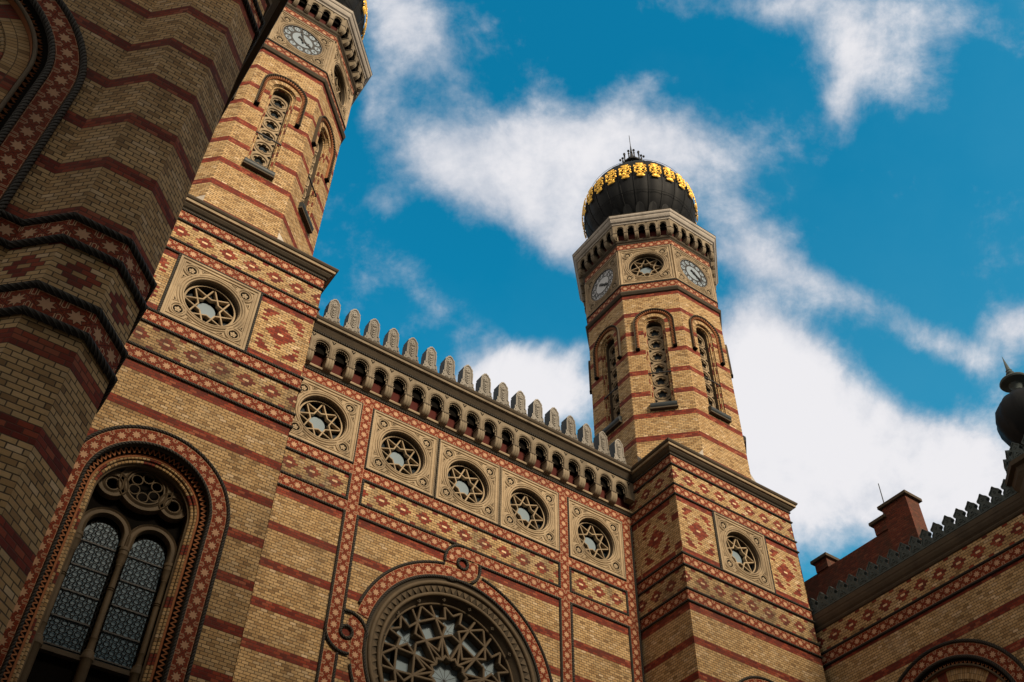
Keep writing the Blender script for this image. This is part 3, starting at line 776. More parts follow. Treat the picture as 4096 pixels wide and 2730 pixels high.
# ------------------------------------------------------------------ tall arched window with twin lights
def arch_window(T, F, cu, sp, R, small=False, zb=-44):
    a = MB('tile', 'rope', 'olive', 'terra', 'roll', 'black')
    P = lambda r: archpath(cu, sp, r, zb, 32, 14)
    nt = P(R)
    tileline(a, F, nt, w=.5, d=.06, pitch=1.03)
    ropeline(a, F, P(R + .64), m=1); ropeline(a, F, P(R - .62), m=1, r=.12)
    w = a.build('arched_window', T)
    j = MB('olive', 'terra', 'roll', 'black', 'soot')
    R0 = R - .5
    sweep(j, F, P(R0 - .05), [(-.05, 0), (0, -.18), (.08, -.3), (.16, -.34)], m=4)
    sweep(j, F, P(R0 - .2), [(0, -.34), (.42, -.62)], m=3)
    # zigzag fretwork
    pth = [Vector(q) for q in P(R0 - .40)]; ls = [0]
    for i in range(len(pth)-1): ls.append(ls[-1] + (pth[i+1] - pth[i]).length)
    n = int(ls[-1]/.36); zz = []; k = 0
    for q in range(2*n + 1):
        t = q*ls[-1]/(2*n)
        while k < len(pth)-2 and ls[k+1] < t: k += 1
        dr = (pth[k+1] - pth[k]).normalized(); nn = Vector((-dr.y, dr.x)); pp = pth[k] + dr*(t - ls[k]) + nn*(.17 if q % 2 else -.17); zz.append((pp.x, pp.y, -.40 if q % 2 == 0 else -.52))
    for q in range(len(zz)-1):
        x0, y0, d0 = zz[q]; x1, y1, d1 = zz[q+1]; t = Vector((x1-x0, y1-y0)).normalized(); nn = Vector((-t.y, t.x))*.045
        j.face([F.p(x0 - nn.x, y0 - nn.y, d0 + .06), F.p(x1 - nn.x, y1 - nn.y, d1 + .06), F.p(x1 + nn.x, y1 + nn.y, d1 + .06), F.p(x0 + nn.x, y0 + nn.y, d0 + .06)], None, 1)
    sweep(j, F, P(R0 - .62), [(0, -.56), (0, -.64), (.14, -.66), (.14, -.8)], m=1)
    sweep(j, F, P(R0 - .82), tube(.10, -.78, 6, -40, 220), m=2, smooth=True)
    sweep(j, F, P(R0 - 1.02), tube(.12, -.95, 6, -40, 220), m=2, smooth=True)
    Ri = R0 - 1.12
    sweep(j, F, P(R0 - .74), [(0, -.76), (.5, -1.12)], m=0)
    sweep(j, F, P(Ri), [(0, -.95), (.02, -2.2)], m=0)
    j.build('window_surround', w)
    dd = -1.65; t = MB('olive', 'soot')
    k = Ri/3.24
    cc = 1.55*k; ra = 1.42*k; sv = sp - 2.2*k
    pr = [(-.27, dd - .3), (-.27, dd + .02), (-.2, dd + .16), (-.10, dd + .05), (.10, dd + .05), (.2, dd + .16), (.27, dd + .02), (.27, dd - .3)]
    for sx in (-1, 1):
        sweep(t, F, [(cu + sx*cc + ra, sv - .7)] + arc(cu + sx*cc, sv, ra, 0, 180, 22) + [(cu + sx*cc - ra, sv - .7)], pr, smooth=True)
    ctv = sp + 1.95*k - .0
    sweep(t, F, circ(1.62*k, 44, cu, ctv), pr, True, smooth=True)
    sweep(t, F, circ(1.25*k, 40, cu, ctv), tube(.07, dd, 5), True, smooth=True)
    for sx in (-1, 1):
        sweep(t, F, circ(.80*k, 30, cu + sx*2.08*k, ctv - .62*k), pr, True, smooth=True)
        sweep(t, F, circ(.46*k, 24, cu + sx*2.08*k, ctv - .62*k), tube(.06, dd, 5), True, smooth=True)
    for q in range(6):
        an = PI/6 + q*PI/3; sweep(t, F, circ(.36*k, 20, cu + .78*k*math.cos(an), ctv + .78*k*math.sin(an)), tube(.045, dd - .05, 4), True, smooth=True)
    t.build('tracery', w)
    # columns
    zc = sv - .75; zl = sv - 8.1
    for x in (cu - 2.98*k, cu, cu + 2.98*k):
        p = F.p(x, 0, dd - .02); cm = MB('olive', 'soot')
        lathe(cm, [(.30, zc + .05), (.34, zc - .05), (.34, zc - .2), (.30, zc - .25), (.30, zc - .5), (.36, zc - .55), (.30, zc - .65), (.28, zc - 1.0), (.2, zc - 1.25), (.24, zc - 1.32), (.19, zc - 1.4), (.2, zc - 2.9), (.26, zc - 2.95), (.2, zc - 3.0), (.26, zc - 3.08), (.2, zc - 3.15), (.21, zl + 1.0), (.28, zl + .95), (.22, zl + .85), (.24, zl + .2), (.34, zl + .1), (.36, zl - .1), (.42, zl - .2), (.42, zl - .4), (.34, zl - .5), (.3, zl - 6), (.3, -52)], 16, p.x, p.y)
        cm.build('column', w)
    bk = MB('black', 'soot'); boxf(bk, F, cu - Ri, cu + Ri, zl - .55, zl - .25, dd - .35, dd + .05, 1)
    sweep(bk, F, P(Ri - .02), [(0, -2.2), (.9, -2.25)], m=0)
    # solid stone/iron web behind the round tracery
    hb = [q for q in P(Ri)]
    bk.face([F.p(*q, -2.19) for q in hb], hb, 0)
    bk.build('window_recess', w)
    gl = MB('glassb', 'iron')
    for sx in (-1, 1):
        x0, x1 = cu + sx*cc - ra + .28, cu + sx*cc + ra - .28
        pts = [(x1, zl)] + arc(cu + sx*cc, sv - .35, ra - .28, 0, 180, 16) + [(x0, zl)]
        gl.face([F.p(*q, dd - .45) for q in pts], pts, 0)
    gl.build('window_glass', w)
    la = MB('iron', 'terra')
    for sx in (-1, 1):
        cx_ = cu + sx*cc; hw_ = ra - .28
        for q in range(5):
            z = zl + .1 + q*1.78
            boxf(la, F, cx_ - hw_, cx_ + hw_, z - .05, z + .05, dd - .42, dd - .34)
        nx = 5; st = 2*hw_/nx; z = zl + st/2
        while z < sv + ra*.6:
            for i in range(nx + 1):
                for ph in (0,):
                    x = cx_ - hw_ + i*st
                    if z > sv - .35 and math.hypot(x - cx_, z - sv + .35) > hw_: continue
                    sweep(la, F, circ(st*.40, 12, x, z), [(-.028, dd - .36), (0, dd - .33), (.028, dd - .36)], True)
                    sweep(la, F, circ(st*.30, 10, x + st/2, z + st/2), [(-.022, dd - .37), (0, dd - .34), (.022, dd - .37)], True)
            z += st
    la.build('window_lattice', w)
    return w

TWR = make_tower(4, 21)
def copy_tree(o, parent=None):
    c = o.copy(); C.objects.link(c); c.parent = parent
    for ch in o.children: copy_tree(ch, c)
    return c
TWL = copy_tree(TWR); TWL.location = ((22 - AX)*S, AY*S, 0)
TWL['label'] = 'nearer clock tower behind the left buttress, tall arched window in its base'
# the nearer tower's clock shows another time: turn its hands about the dial centre
for ck in [o for o in TWL.children if o.name.split('.')[0] == 'clock']:
    hands = sorted([h for h in ck.children if h.name.startswith('clock_hand')], key=lambda h: -max(abs((v.co - Vector((0, 0, (47.6 + G)*S))).to_2d().x) + abs(v.co.z - (47.6 + G)*S) for v in h.data.vertices))
    for h, turn in zip(hands, (222, -11)):
        cc = Vector((0, -8.354*S, (47.6 + G)*S)); Rm = Matrix.Rotation(math.radians(turn), 3, 'Y')
        h.rotation_euler = (0, math.radians(turn), 0); h.location = cc - Rm @ cc

# ------------------------------------------------------------------ central facade
CF = thing('facade', 'banded brick facade with rose window and row of round windows between the two towers', 'facade', (11, 0))
F0 = Fr(-11, 0, FRONT)     # parent origin is x=11, so shift back: u is the building coordinate
RC = (10.95, -15.0)
b = MB('wall', 'lozs', 'darkred')
rect(b, F0, -9, 31, -G, -24); rect(b, F0, -9, RC[0]-9, -24, -6.0); rect(b, F0, RC[0]+9, 31, -24, -6.0)
squarehole(b, F0, RC[0], RC[1], 9, 9, 8.2, 0, 0, 72)
rect(b, F0, -9, 31, -6.0, .75)
for a_, e_ in ((-9, -7.3), (-.7, .7), (7.4, 7.55), (14.45, 14.6), (21.3, 22.7), (29.3, 31)): rect(b, F0, a_, e_, .75, 7.5)
rect(b, F0, -9, 31, 7.5, 9.3)
rect(b, F0, .5, 21.5, -3.35, -.5, .012, 1, uo=11, vo=-1.9); rect(b, F0, 22.5, 29.5, -3.35, -.5, .012, 1, uo=26, vo=-1.9); rect(b, F0, -7.5, -.5, -3.35, -.5, .012, 1, uo=-4, vo=-1.9)
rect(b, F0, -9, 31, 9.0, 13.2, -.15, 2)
b.build('wall', CF)
t = MB('tile')
for z, sg in ((8.18, ((-9, 31),)), (0, ((-9, 31),)), (-3.83, ((-9, 9.55),))):
    for a_, e_ in sg: tileline(t, F0, [(math.floor(a_) + (.5 if True else 0), z), (e_ if e_ != 9.55 else 9.5, z)], d=.05)
t.build('star_tile_band', CF)
t = MB('tile')
for x in (-8, 22, 30): tileline(t, F0, [(x, 7.68), (x, -52.32)], d=.063)
tileline(t, F0, [(0, 7.68), (0, -14.3)] + arc(1.15, -15.0, 1.15, 180, 290, 8), d=.067)
tileline(t, F0, [(0, -16.9), (0, -52.9)], d=.063)
t.build('star_tile_band', CF)
# rose ring and its two interlaced knots
t = MB('tile', 'rope')
ring = arc(*RC, 8.9, 93, -187, 84)
tileline(t, F0, arc(*RC, 8.9, 80, -171, 80)[::1], d=.055)
up_ = arc(*RC, 8.9, 168, 97, 24) + [(10.6, -6.12)] + arc(10.93, -5.0, 1.1, -75, 28, 8)
tileline(t, F0, up_, d=.075)
tileline(t, F0, [(31, -3.83), (11.0, -3.83)] + arc(10.93, -5.0, 1.17, 92, 188, 8), d=.09)
hookL = [(2.08, -17.0), (2.08, -15.6)] + arc(1.08, -15.0, 1.12, -10, 85, 8)
tileline(t, F0, hookL, d=.08)
for c_ in ((10.93, -5.0), (1.08, -15.0)): sweep(t, F0, circ(.5, 24, *c_), tube(.13, .12), True, 1, True)
ropeline(t, F0, arc(*RC, 8.26, 97, 457, 90), True, m=1)
ropeline(t, F0, arc(*RC, 9.54, 78, -165, 80), m=1, d=.08)
ropeline(t, F0, arc(*RC, 9.54, 163, 101, 24), m=1, d=.08)
ropeline(t, F0, arc(10.93, -5.0, 1.78, -60, 18, 8), m=1, d=.12); ropeline(t, F0, arc(10.93, -5.0, 1.80, 92, 192, 10), m=1, d=.12)
ropeline(t, F0, arc(1.08, -15.0, 1.75, 2, 106, 10), m=1, d=.12); ropeline(t, F0, arc(1.08, -15.0, 1.75, 184, 284, 10), m=1, d=.12)
t.build('rose_tile_ring', CF)
rp = MB('rope')
for x0 in (-7.4, .62, 7.68, 14.66, 22.62):
    x1 = {-7.4: -.62, .62: 7.4, 7.68: 14.4, 14.66: 21.38, 22.62: 29.38}[x0]
    ropeline(rp, F0, rectpath(x0, x1, .66, 7.54), True, .11)
for x0, x1 in ((-7.4, -.62), (.62, 21.38), (22.62, 29.38)): ropeline(rp, F0, rectpath(x0, x1, -3.2, -.63), True, .12)
ropeline(rp, F0, [(x0, -4.46) for x0 in (-7.4, -.62)] , False, .12); ropeline(rp, F0, [(-7.4, -4.46), (-7.4, -52)], r=.12); ropeline(rp, F0, [(-.62, -4.46), (-.62, -52)], r=.12)
ropeline(rp, F0, [(9.4, -4.46), (.62, -4.46), (.62, -15.0)], r=.12); ropeline(rp, F0, [(.62, -16.9), (.62, -52)], r=.12)
ropeline(rp, F0, [(12.7, -4.46), (21.38, -4.46), (21.38, -52)], r=.12)
ropeline(rp, F0, [(22.62, -52), (22.62, -4.46), (29.38, -4.46), (29.38, -52)], r=.12)
ropeline(rp, F0, [(30.62, 7.4), (30.62, -52)], r=.12); ropeline(rp, F0, [(-9, 8.82), (31, 8.82)], r=.12)
rp.build('rope_moulding', CF)
w0 = sq_window(CF, Fr(-11, 0, FRONT, 4.05, 4.1))
for dx in (-8.05, 7.0, 13.95, 21.95): inst(w0, CF, (dx, 0, 0))
# mouldings and arcade
mo = MB('cream', 'soot', 'rope')
def hrun(mb, prof, m=0, x0=-8.84-11, x1=30.84-11, smooth=False): plan(mb, [(x0, 0), (x1, 0)], prof, False, m, smooth=smooth)
hrun(mo, [(0, 8.95), (.12, 9.0), (.16, 9.1)], 1); hrun(mo, [(.16, 9.1), (.30, 9.14), (.34, 9.26), (.30, 9.36), (-.2, 9.45)], 0)
mo.build('string_course', CF)
FA = Fr(-11, -.85, FRONT); pit = 2.045; ar = MB('arcs', 'black', 'rope', 'soot'); x0 = -5.69 - pit
zc0 = 10.4
for j in range(19):
    c = x0 + j*pit
    if c > 30.6: break
    r = .76; spg = 11.32
    archfill(ar, FA, c, spg, r, pit/2, zc0, top=12.66, n=16)
    sweep(ar, FA, archpath(c, spg, r, zc0, 16, 4), [(0, 0), (.02, -.10)]); sweep(ar, FA, archpath(c, spg, r, zc0, 16, 4), [(.02, -.10), (.0, -.5)], m=3)  # inner jambs take a near-black colour for the recess shade
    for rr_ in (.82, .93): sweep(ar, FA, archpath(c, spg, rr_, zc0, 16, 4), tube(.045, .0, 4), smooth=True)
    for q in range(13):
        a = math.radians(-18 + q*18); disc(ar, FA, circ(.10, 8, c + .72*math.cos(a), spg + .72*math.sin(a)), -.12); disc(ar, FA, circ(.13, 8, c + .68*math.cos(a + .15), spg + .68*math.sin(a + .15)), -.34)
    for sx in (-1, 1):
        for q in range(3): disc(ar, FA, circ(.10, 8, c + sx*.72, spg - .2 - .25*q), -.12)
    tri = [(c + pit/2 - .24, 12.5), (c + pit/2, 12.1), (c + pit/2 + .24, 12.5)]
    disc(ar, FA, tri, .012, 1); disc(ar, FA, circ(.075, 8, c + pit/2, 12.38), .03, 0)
boxf(ar, FA, 30.0, 30.84, zc0, 12.66, -.8, 0.0); rect(ar, FA, -9, 30.84, 11.05, 12.7, -.66, 1)  # black sheet behind the arch heads stands in for shade
sweep(ar, FA, [(-9, 12.78), (30.84, 12.78)], tube(.12, .03), m=2, smooth=True)
ar.build('arcade', CF)
def corbel2(FF, c, zt_, dep, w, hgt):
    cb = MB('arcs', 'soot')
    boxf(cb, FF, c - w - .1, c + w + .1, zt_ - .14, zt_ + .0, -dep, .07, 1)
    pf = [(-.03, zt_ - .14), (.03, zt_ - .3), (.0, zt_ - .6*hgt), (-.16, zt_ - .85*hgt), (-.4, zt_ - hgt), (-dep, zt_ - hgt - .06)]
    for i in range(len(pf)-1):
        for a, e in ((-w, -w/3), (-w/3, w/3), (w/3, w)):
            for (xa, xb, s0, s1) in ((a, a + (e-a)*.3, 0, .07), (a + (e-a)*.3, a + (e-a)*.7, .07, .07), (a + (e-a)*.7, e, .07, 0)):
                cb.face([FF.p(c + xa, pf[i+1][1], pf[i+1][0] + s0), FF.p(c + xb, pf[i+1][1], pf[i+1][0] + s1), FF.p(c + xb, pf[i][1], pf[i][0] + s1), FF.p(c + xa, pf[i][1], pf[i][0] + s0)], None, 0, True)
    for sx in (-1, 1): cb.face([FF.p(c + sx*w, z, d) for d, z in pf] + [FF.p(c + sx*w, zt_ - .14, -dep)], None, 0)
    return cb
cb0 = corbel2(FA, x0 + pit/2, 10.4, .9, .38, 1.2).build('corbel', CF)
for j in range(1, 18): inst(cb0, CF, (j*pit, 0, 0))
co = MB('arcs', 'soot')
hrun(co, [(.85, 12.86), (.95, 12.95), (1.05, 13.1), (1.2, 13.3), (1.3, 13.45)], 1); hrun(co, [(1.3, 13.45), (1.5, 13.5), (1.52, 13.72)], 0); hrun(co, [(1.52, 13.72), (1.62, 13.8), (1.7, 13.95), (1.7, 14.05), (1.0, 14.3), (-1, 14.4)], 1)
co.build('cornice', CF)
def merlon(FF, c, z0):
    m = MB('grey', 'slate'); half = [(.84, 0), (.84, 1.05), (.73, 1.05), (.73, 1.55), (.60, 1.62), (.60, 3.0), (.52, 3.1), (.56, 3.35), (.45, 3.55), (.35, 3.62), (.27, 3.82), (.12, 3.88), (0, 3.98)]
    out = [(x, y) for x, y in half] + [(-x, y) for x, y in half[-2::-1]]
    P_ = [(c + x, z0 + y) for x, y in out]
    d1, d0 = .0, -1.0
    sweep(m, FF, P_, [(0, d1), (-.0, d0)], True, 1)
    inn = [(c + x*.84, z0 + .12 + y*.93) for x, y in out]
    bridge(m, FF, P_, inn, d1, d1 + .02, 0); bridge(m, FF, inn, [(c + x*.72, z0 + .2 + y*.89) for x, y in out], d1 + .02, d1 - .08, 0)
    disc(m, FF, [(c + x*.72, z0 + .2 + y*.89) for x, y in out], d1 - .08, 0); m.face([FF.p(*q, d0) for q in P_[::-1]], None, 1)
    for sx in (-1, 1):
        sweep(m, FF, circ(.25, 16, c + sx*.28, z0 + .72), tube(.075, .0, 4), True, 0, True); disc(m, FF, circ(.11, 10, c + sx*.28, z0 + .72), .06, 0)
        for q in range(4): sweep(m, FF, [(c, z0 + 1.35 + q*.32), (c + sx*.18, z0 + 1.6 + q*.33), (c + sx*.29, z0 + 1.9 + q*.31)], tube(.055, -.04, 3), False, 0, True)
    for k in range(6): disc(m, FF, circ(.085, 7, c + .16*math.cos(k*PI/3), z0 + 3.15 + .16*math.sin(k*PI/3)), .03, 0)
    sweep(m, FF, circ(.32, 16, c, z0 + 3.15), tube(.05, -.04, 4), True, 0, True)
    return m
FM = Fr(-11, -.75, FRONT)
m0 = merlon(FM, -9.60, 14.3).build('merlon', CF)
for j in range(1, 19): inst(m0, CF, (j*2.163, 0, 0))
lb = MB('grey', 'slate'); boxf(lb, FM, -9, 30.84, 14.2, 14.75, -1.0, -.03, 0)
lb.build('parapet', CF)
# rose window
def P2(r, phi, k): a = math.radians(90 + phi + 60*k); return (RC[0] + r*math.cos(a), RC[1] + r*math.sin(a))
rm = MB('olive', 'soot', 'black')
R_ = lambda r: circ(r, 96, *RC)
sweep(rm, F0, R_(8.14), [(-.12, 0), (0, .02), (.12, -.06), (.3, -.1)], True, smooth=True, m=1)
sweep(rm, F0, R_(7.72), tube(.2, -.08, 6), True, smooth=True)
bridge(rm, F0, R_(7.55), R_(6.95), -.1, -.42, 1)
for k in range(72):
    a = 2*PI*k/72; da = PI/72*.9; f = lambda r, an: (RC[0] + r*math.cos(an), RC[1] + r*math.sin(an))
    q0, q1, q2 = f(7.5, a - da), f(7.5, a + da), f(6.98, a)
    rm.face([F0.p(*q0, -.13), F0.p(*q1, -.13), F0.p(*q2, -.24)], None, 0); rm.face([F0.p(*q0, -.13), F0.p(*q2, -.24), F0.p(*q2, -.4)], None, 0); rm.face([F0.p(*q2, -.24), F0.p(*q1, -.13), F0.p(*q2, -.4)], None, 0)
sweep(rm, F0, R_(6.8), tube(.17, -.30, 6), True, smooth=True)
bridge(rm, F0, R_(6.66), R_(6.3), -.36, -.9, 1, smooth=True); sweep(rm, F0, R_(6.25), tube(.1, -.95, 5), True, smooth=True); bridge(rm, F0, R_(6.18), R_(6.15), -.95, -1.9, 1, smooth=True)
rose = rm.build('rose_window', CF)
for k in range(16):
    a = 2*PI*(k + .5)/16; c = (RC[0] + 6.5*math.cos(a), RC[1] + 6.5*math.sin(a)); bs = MB('soot')
    for q in range(4): an = q*PI/2 + a; disc(bs, F0, circ(.09, 8, c[0] + .1*math.cos(an), c[1] + .1*math.sin(an)), -.5)
    disc(bs, F0, circ(.07, 8, *c), -.42); bs.build('boss', rose)
tr = MB('olive'); cnt = [0]
def bar(pts):
    cnt[0] += 1; e = .0015*(cnt[0] % 9); sweep(tr, F0, pts, barprof(.21, -1.72, -1.0 + e, .05), cap=True)
for k in range(6):
    for s1 in (1, -1):
        X = lambda r, ph: P2(r, s1*ph, k)
        bar([X(6.15, 8), X(5.05, 8), X(5.0, 19), X(5.0, 41)])
        bar([X(6.15, 21), X(5.0, 19), X(4.3, 8.5), X(3.4, 15), X(1.4, 30)])
        bar([X(6.15, 30), X(5.0, 19), X(3.4, 15)]); bar([X(3.4, 15), X(1.45, 0)])
        bar([X(3.4, 15), X(3.75, 0)]); bar([X(6.15, 8), X(5.5, 0)])
    bar([P2(3.4, 15, k), P2(3.4, 45, k)])
    bar([P2(3.4, 15, k), P2(2.25, 30, k), P2(3.4, 45, k)])
for k in range(12):
    a = math.radians(30*k + 90); a2 = math.radians(30*k + 105); a3 = math.radians(30*k + 120)
    f = lambda r, an: (RC[0] + r*math.cos(an), RC[1] + r*math.sin(an))
    bar([f(1.45, a), f(1.75, a2), f(1.45, a3)])
tr.build('tracery', rose)
gl = MB('glass', 'iron'); disc(gl, F0, R_(6.2), -1.78)
for k in range(12):
    a = math.radians(15*k*2 + 90); sweep(gl, F0, [RC, (RC[0] + 1.8*math.cos(a), RC[1] + 1.8*math.sin(a))], [(-.02, -1.77), (.02, -1.77)], m=1)
for k in range(6):
    c = P2(4.45, 0, k)
    for q in range(6): a = math.radians(30 + 60*q + 60*k + 90); sweep(gl, F0, [c, (c[0] + 1.0*math.cos(a), c[1] + 1.0*math.sin(a))], [(-.018, -1.77), (.018, -1.77)], m=1)
gl.build('window_glass', rose)
rf = MB('roof'); box(rf, -20, 20, 2.4, 26, -G, 13.8); rf.build('roof', CF)

# ------------------------------------------------------------------ side wings
def half_oct(cx, cy, A, a0, n):   # corners of part of an octagon, anticlockwise from corner angle a0 (degrees)
    R = A/math.cos(PI/8); return [(cx + R*math.cos(math.radians(a0 + 45*i)), cy + R*math.sin(math.radians(a0 + 45*i))) for i in range(n)]
def pointed_merlon(FF, c, z0, k=1.0):
    m = MB('green'); half = [(.64, 0), (.64, .35), (.54, .75), (.38, .92), (.36, 1.02), (.54, 1.22), (.52, 1.40), (.24, 1.66), (.1, 1.86), (0, 1.95)]
    out = [(c + x*k, z0 + y*k) for x, y in half] + [(c - x*k, z0 + y*k) for x, y in half[-2::-1]]
    sweep(m, FF, out, [(0, .0), (0, -.45)], True)
    inn = [(c + (x - c)*.78, z0 + .12 + (y - z0)*.88) for x, y in out]; bridge(m, FF, out, inn, 0, 0); bridge(m, FF, inn, inn, 0, -.07); disc(m, FF, inn, -.07); m.face([FF.p(*q, -.45) for q in out[::-1]])
    sweep(m, FF, circ(.16*k, 12, c, z0 + .6*k), tube(.05, -.05, 4), True, 0, True); sweep(m, FF, circ(.12*k, 10, c, z0 + 1.3*k), tube(.04, -.05, 4), True, 0, True)
    for sx in (-1, 1): sweep(m, FF, circ(.1*k, 10, c + sx*.27*k, z0 + .35*k), tube(.04, -.05, 4), True, 0, True)
    return m
ZR = -4.05; ZRING = -26.22; ZRING2 = -30.13
# left wing: front wall faces the street, octagonal buttress on its corner
LW = thing('building_wing', 'nearest wing at the left edge, with an octagonal brick buttress', 'building wing', (-27.14, -33.43))
FL = Fr(0, -1.02, FRONT)        # front wall, u = x + 27.14
b = MB('wall', 'loz'); cuL = -37.95 + 27.14; spL = -16.83
archfill(b, FL, cuL, spL, 6.0, 8.2, -55, top=-5.0, n=40)
rect(b, FL, cuL + 8.2, -2.0, -G, -5.0); rect(b, FL, -26, cuL - 8.2, -G, -5.0); rect(b, FL, -26, -2, -5.0, -.8); rect(b, FL, cuL - 8.2, cuL + 8.2, -G, -55)
rect(b, FL, -26, -2.4, -3.3, -1.0, .012, 1, uo=-3.5, vo=-2.2)
plan(b, [(2.4, -1.0), (2.4, 26)], [(0, -G), (0, -.8)], False, 0, 'z')
b.build('wall', LW)
A5 = 2.463; oc = half_oct(0, 0, A5, 180 + 22.5, 4)
oc = [(oc[0][0], oc[0][1])] + oc[1:3] + [oc[3]]
op = [(-A5, -1.02 + .3)] + half_oct(0, 0, A5, 202.5, 4) + [(A5, .9)]
b = MB('wall', 'lozp'); plan(b, op, [(0, -G), (0, -.8)], False, 0, 'z'); bw = b.build('buttress', LW)
lz = MB('lozp')
def small_loz(E):
    u, v = E.uv()
    def red(cx, cy, r):
        x = E.abs(cx); y = E.abs(cy); l1 = (x/.85 + y/.95) < 1.0; hole = (x < .1)*(y < .1)
        return E.mx(l1 - hole, (x > .75)*(y > 1.0))
    return brick(E, u, v, red, 0.0, True)
M['sloz'] = mat('small_lozenge_brick', small_loz, .85, bump=.5)
lz = MB('sloz'); plan(lz, op[1:-1], [(.01, -29.5), (.01, -26.85)], False, 0, 'mid', vc=-28.18); lz.build('lozenge_band', bw)
for zc in (ZR + .2, ZRING, ZRING2):
    t = MB('tile', 'rope'); plan(t, op, [(.0, zc - .6), (.06, zc - .54), (.06, zc + .54), (0, zc + .6)], False, 0, 'tile', vc=zc, pitch=1.02)
    for s1 in (-1, 1): plan(t, op, rprof(zc + s1*.66, .17, .07), False, 1, smooth=True)
    t.build('star_tile_band', bw)
    t = MB('tile', 'rope'); tileline(t, FL, [(-26.4, zc), (-2.4 + .0, zc)] if zc > -10 else [(cuL + 7.4, zc), (-2.4, zc)], d=.05)
    for s1 in (-1, 1): ropeline(t, FL, [(-26.4 if zc > -10 else cuL + 7.4, zc + s1*.66), (-2.4, zc + s1*.66)], r=.15, m=1)
    t.build('star_tile_band', LW)
co = MB('soot'); lp = [(-26, -1.02)] + [(-3.2, -1.02)] + op[1:-1] + [(A5, 26)]
plan(co, [(-26, -1.02), (-A5 - .3, -1.02)] + [(-A5, -1.02)] + op[2:5] + [(A5, 26)], [(0, -1.2), (.15, -1.1), (.2, -.8), (.5, -.4), (.55, -.2), (.9, -.1), (.95, .2), (0, .5), (-1.5, .6)], False)
co.build('cornice', LW)
rf = MB('roof'); box(rf, -26, 2.0, 2.5, 26, -G, -.3); rf.build('roof', LW)
def big_ring(F, cu, sp, r, zb, parent):
    P = lambda q: archpath(cu, sp, q, zb, 40, 12)
    a = MB('tile', 'rope', 'vouss', 'roll', 'black', 'terra', 'wall')
    tileline(a, F, P(r), w=.5, d=.06, pitch=1.03)
    ropeline(a, F, P(r + .68), m=1, r=.16); ropeline(a, F, P(r - .66), m=1, r=.15)
    w = a.build('arched_window', parent)
    j = MB('olive', 'terra', 'roll', 'black', 'wall', 'vouss')
    sweep(j, F, P(r - .78), [(0, .02), (.06, -.05), (.5, -.25), (.5, -.45)], m=3)
    pth = [Vector(q) for q in P(r - .98)]; ls = [0]
    for i in range(len(pth)-1): ls.append(ls[-1] + (pth[i+1] - pth[i]).length)
    n = int(ls[-1]/.42); k = 0; zz = []
    for q in range(2*n + 1):
        t = q*ls[-1]/(2*n)
        while k < len(pth)-2 and ls[k+1] < t: k += 1
        dr = (pth[k+1] - pth[k]).normalized(); nn = Vector((-dr.y, dr.x)); pp = pth[k] + dr*(t - ls[k]) + nn*(.24 if q % 2 else -.18); zz.append((pp.x, pp.y, -.12 if q % 2 == 0 else -.02))
    for q in range(len(zz)-1):
        x0, y0, d0 = zz[q]; x1, y1, d1 = zz[q+1]; t = Vector((x1-x0, y1-y0)).normalized(); nn = Vector((-t.y, t.x))*.05
        for (s0, e0, s1, e1) in ((-1, 0, 0, .05), (0, .05, 1, 0)):
            j.face([F.p(x0 + nn.x*s0, y0 + nn.y*s0, d0 + e0 - .08), F.p(x1 + nn.x*s0, y1 + nn.y*s0, d1 + e0 - .08), F.p(x1 + nn.x*s1, y1 + nn.y*s1, d1 + e1 - .08), F.p(x0 + nn.x*s1, y0 + nn.y*s1, d0 + e1 - .08)], None, 1)
    sweep(j, F, P(r - 1.30), tube(.10, -.10, 5), m=0, smooth=True); sweep(j, F, P(r - 1.42), [(0, -.1), (0, -.42)], m=1)
    sweep(j, F, P(r - 1.42), [(0, -.42), (1.0, -.42), (1.0, -.6)], m=5)
    sweep(j, F, P(r - 2.48), tube(.12, -.6, 6, -40, 220), m=2, smooth=True); sweep(j, F, P(r - 2.75), tube(.14, -.85, 6, -40, 220), m=2, smooth=True)
    sweep(j, F, P(r - 2.6), [(0, -.7), (.25, -.9), (.3, -2.4)], m=0)
    j.build('window_surround', w)
    g = MB('black', 'glassb', 'olive'); q_ = P(r - 2.8); g.face([F.p(*p, -2.4) for p in q_], q_, 0)
    rr = r - 2.9
    for sx in (-1, 1):
        sweep(g, F, archpath(cu + sx*rr/2, sp - 1.5, rr/2 - .2, zb, 16, 4), barprof(.3, -2.3, -1.8, .08), m=2)
        pp = archpath(cu + sx*rr/2, sp - 1.6, rr/2 - .5, zb, 16, 4); g.face([F.p(*p, -2.3) for p in pp], pp, 1)
    sweep(g, F, circ(rr*.42, 32, cu, sp + rr*.42), barprof(.3, -2.3, -1.8, .08), True, m=2)
    g.build('tracery', w)
big_ring(FL, cuL, spL, 6.7, -55, LW)

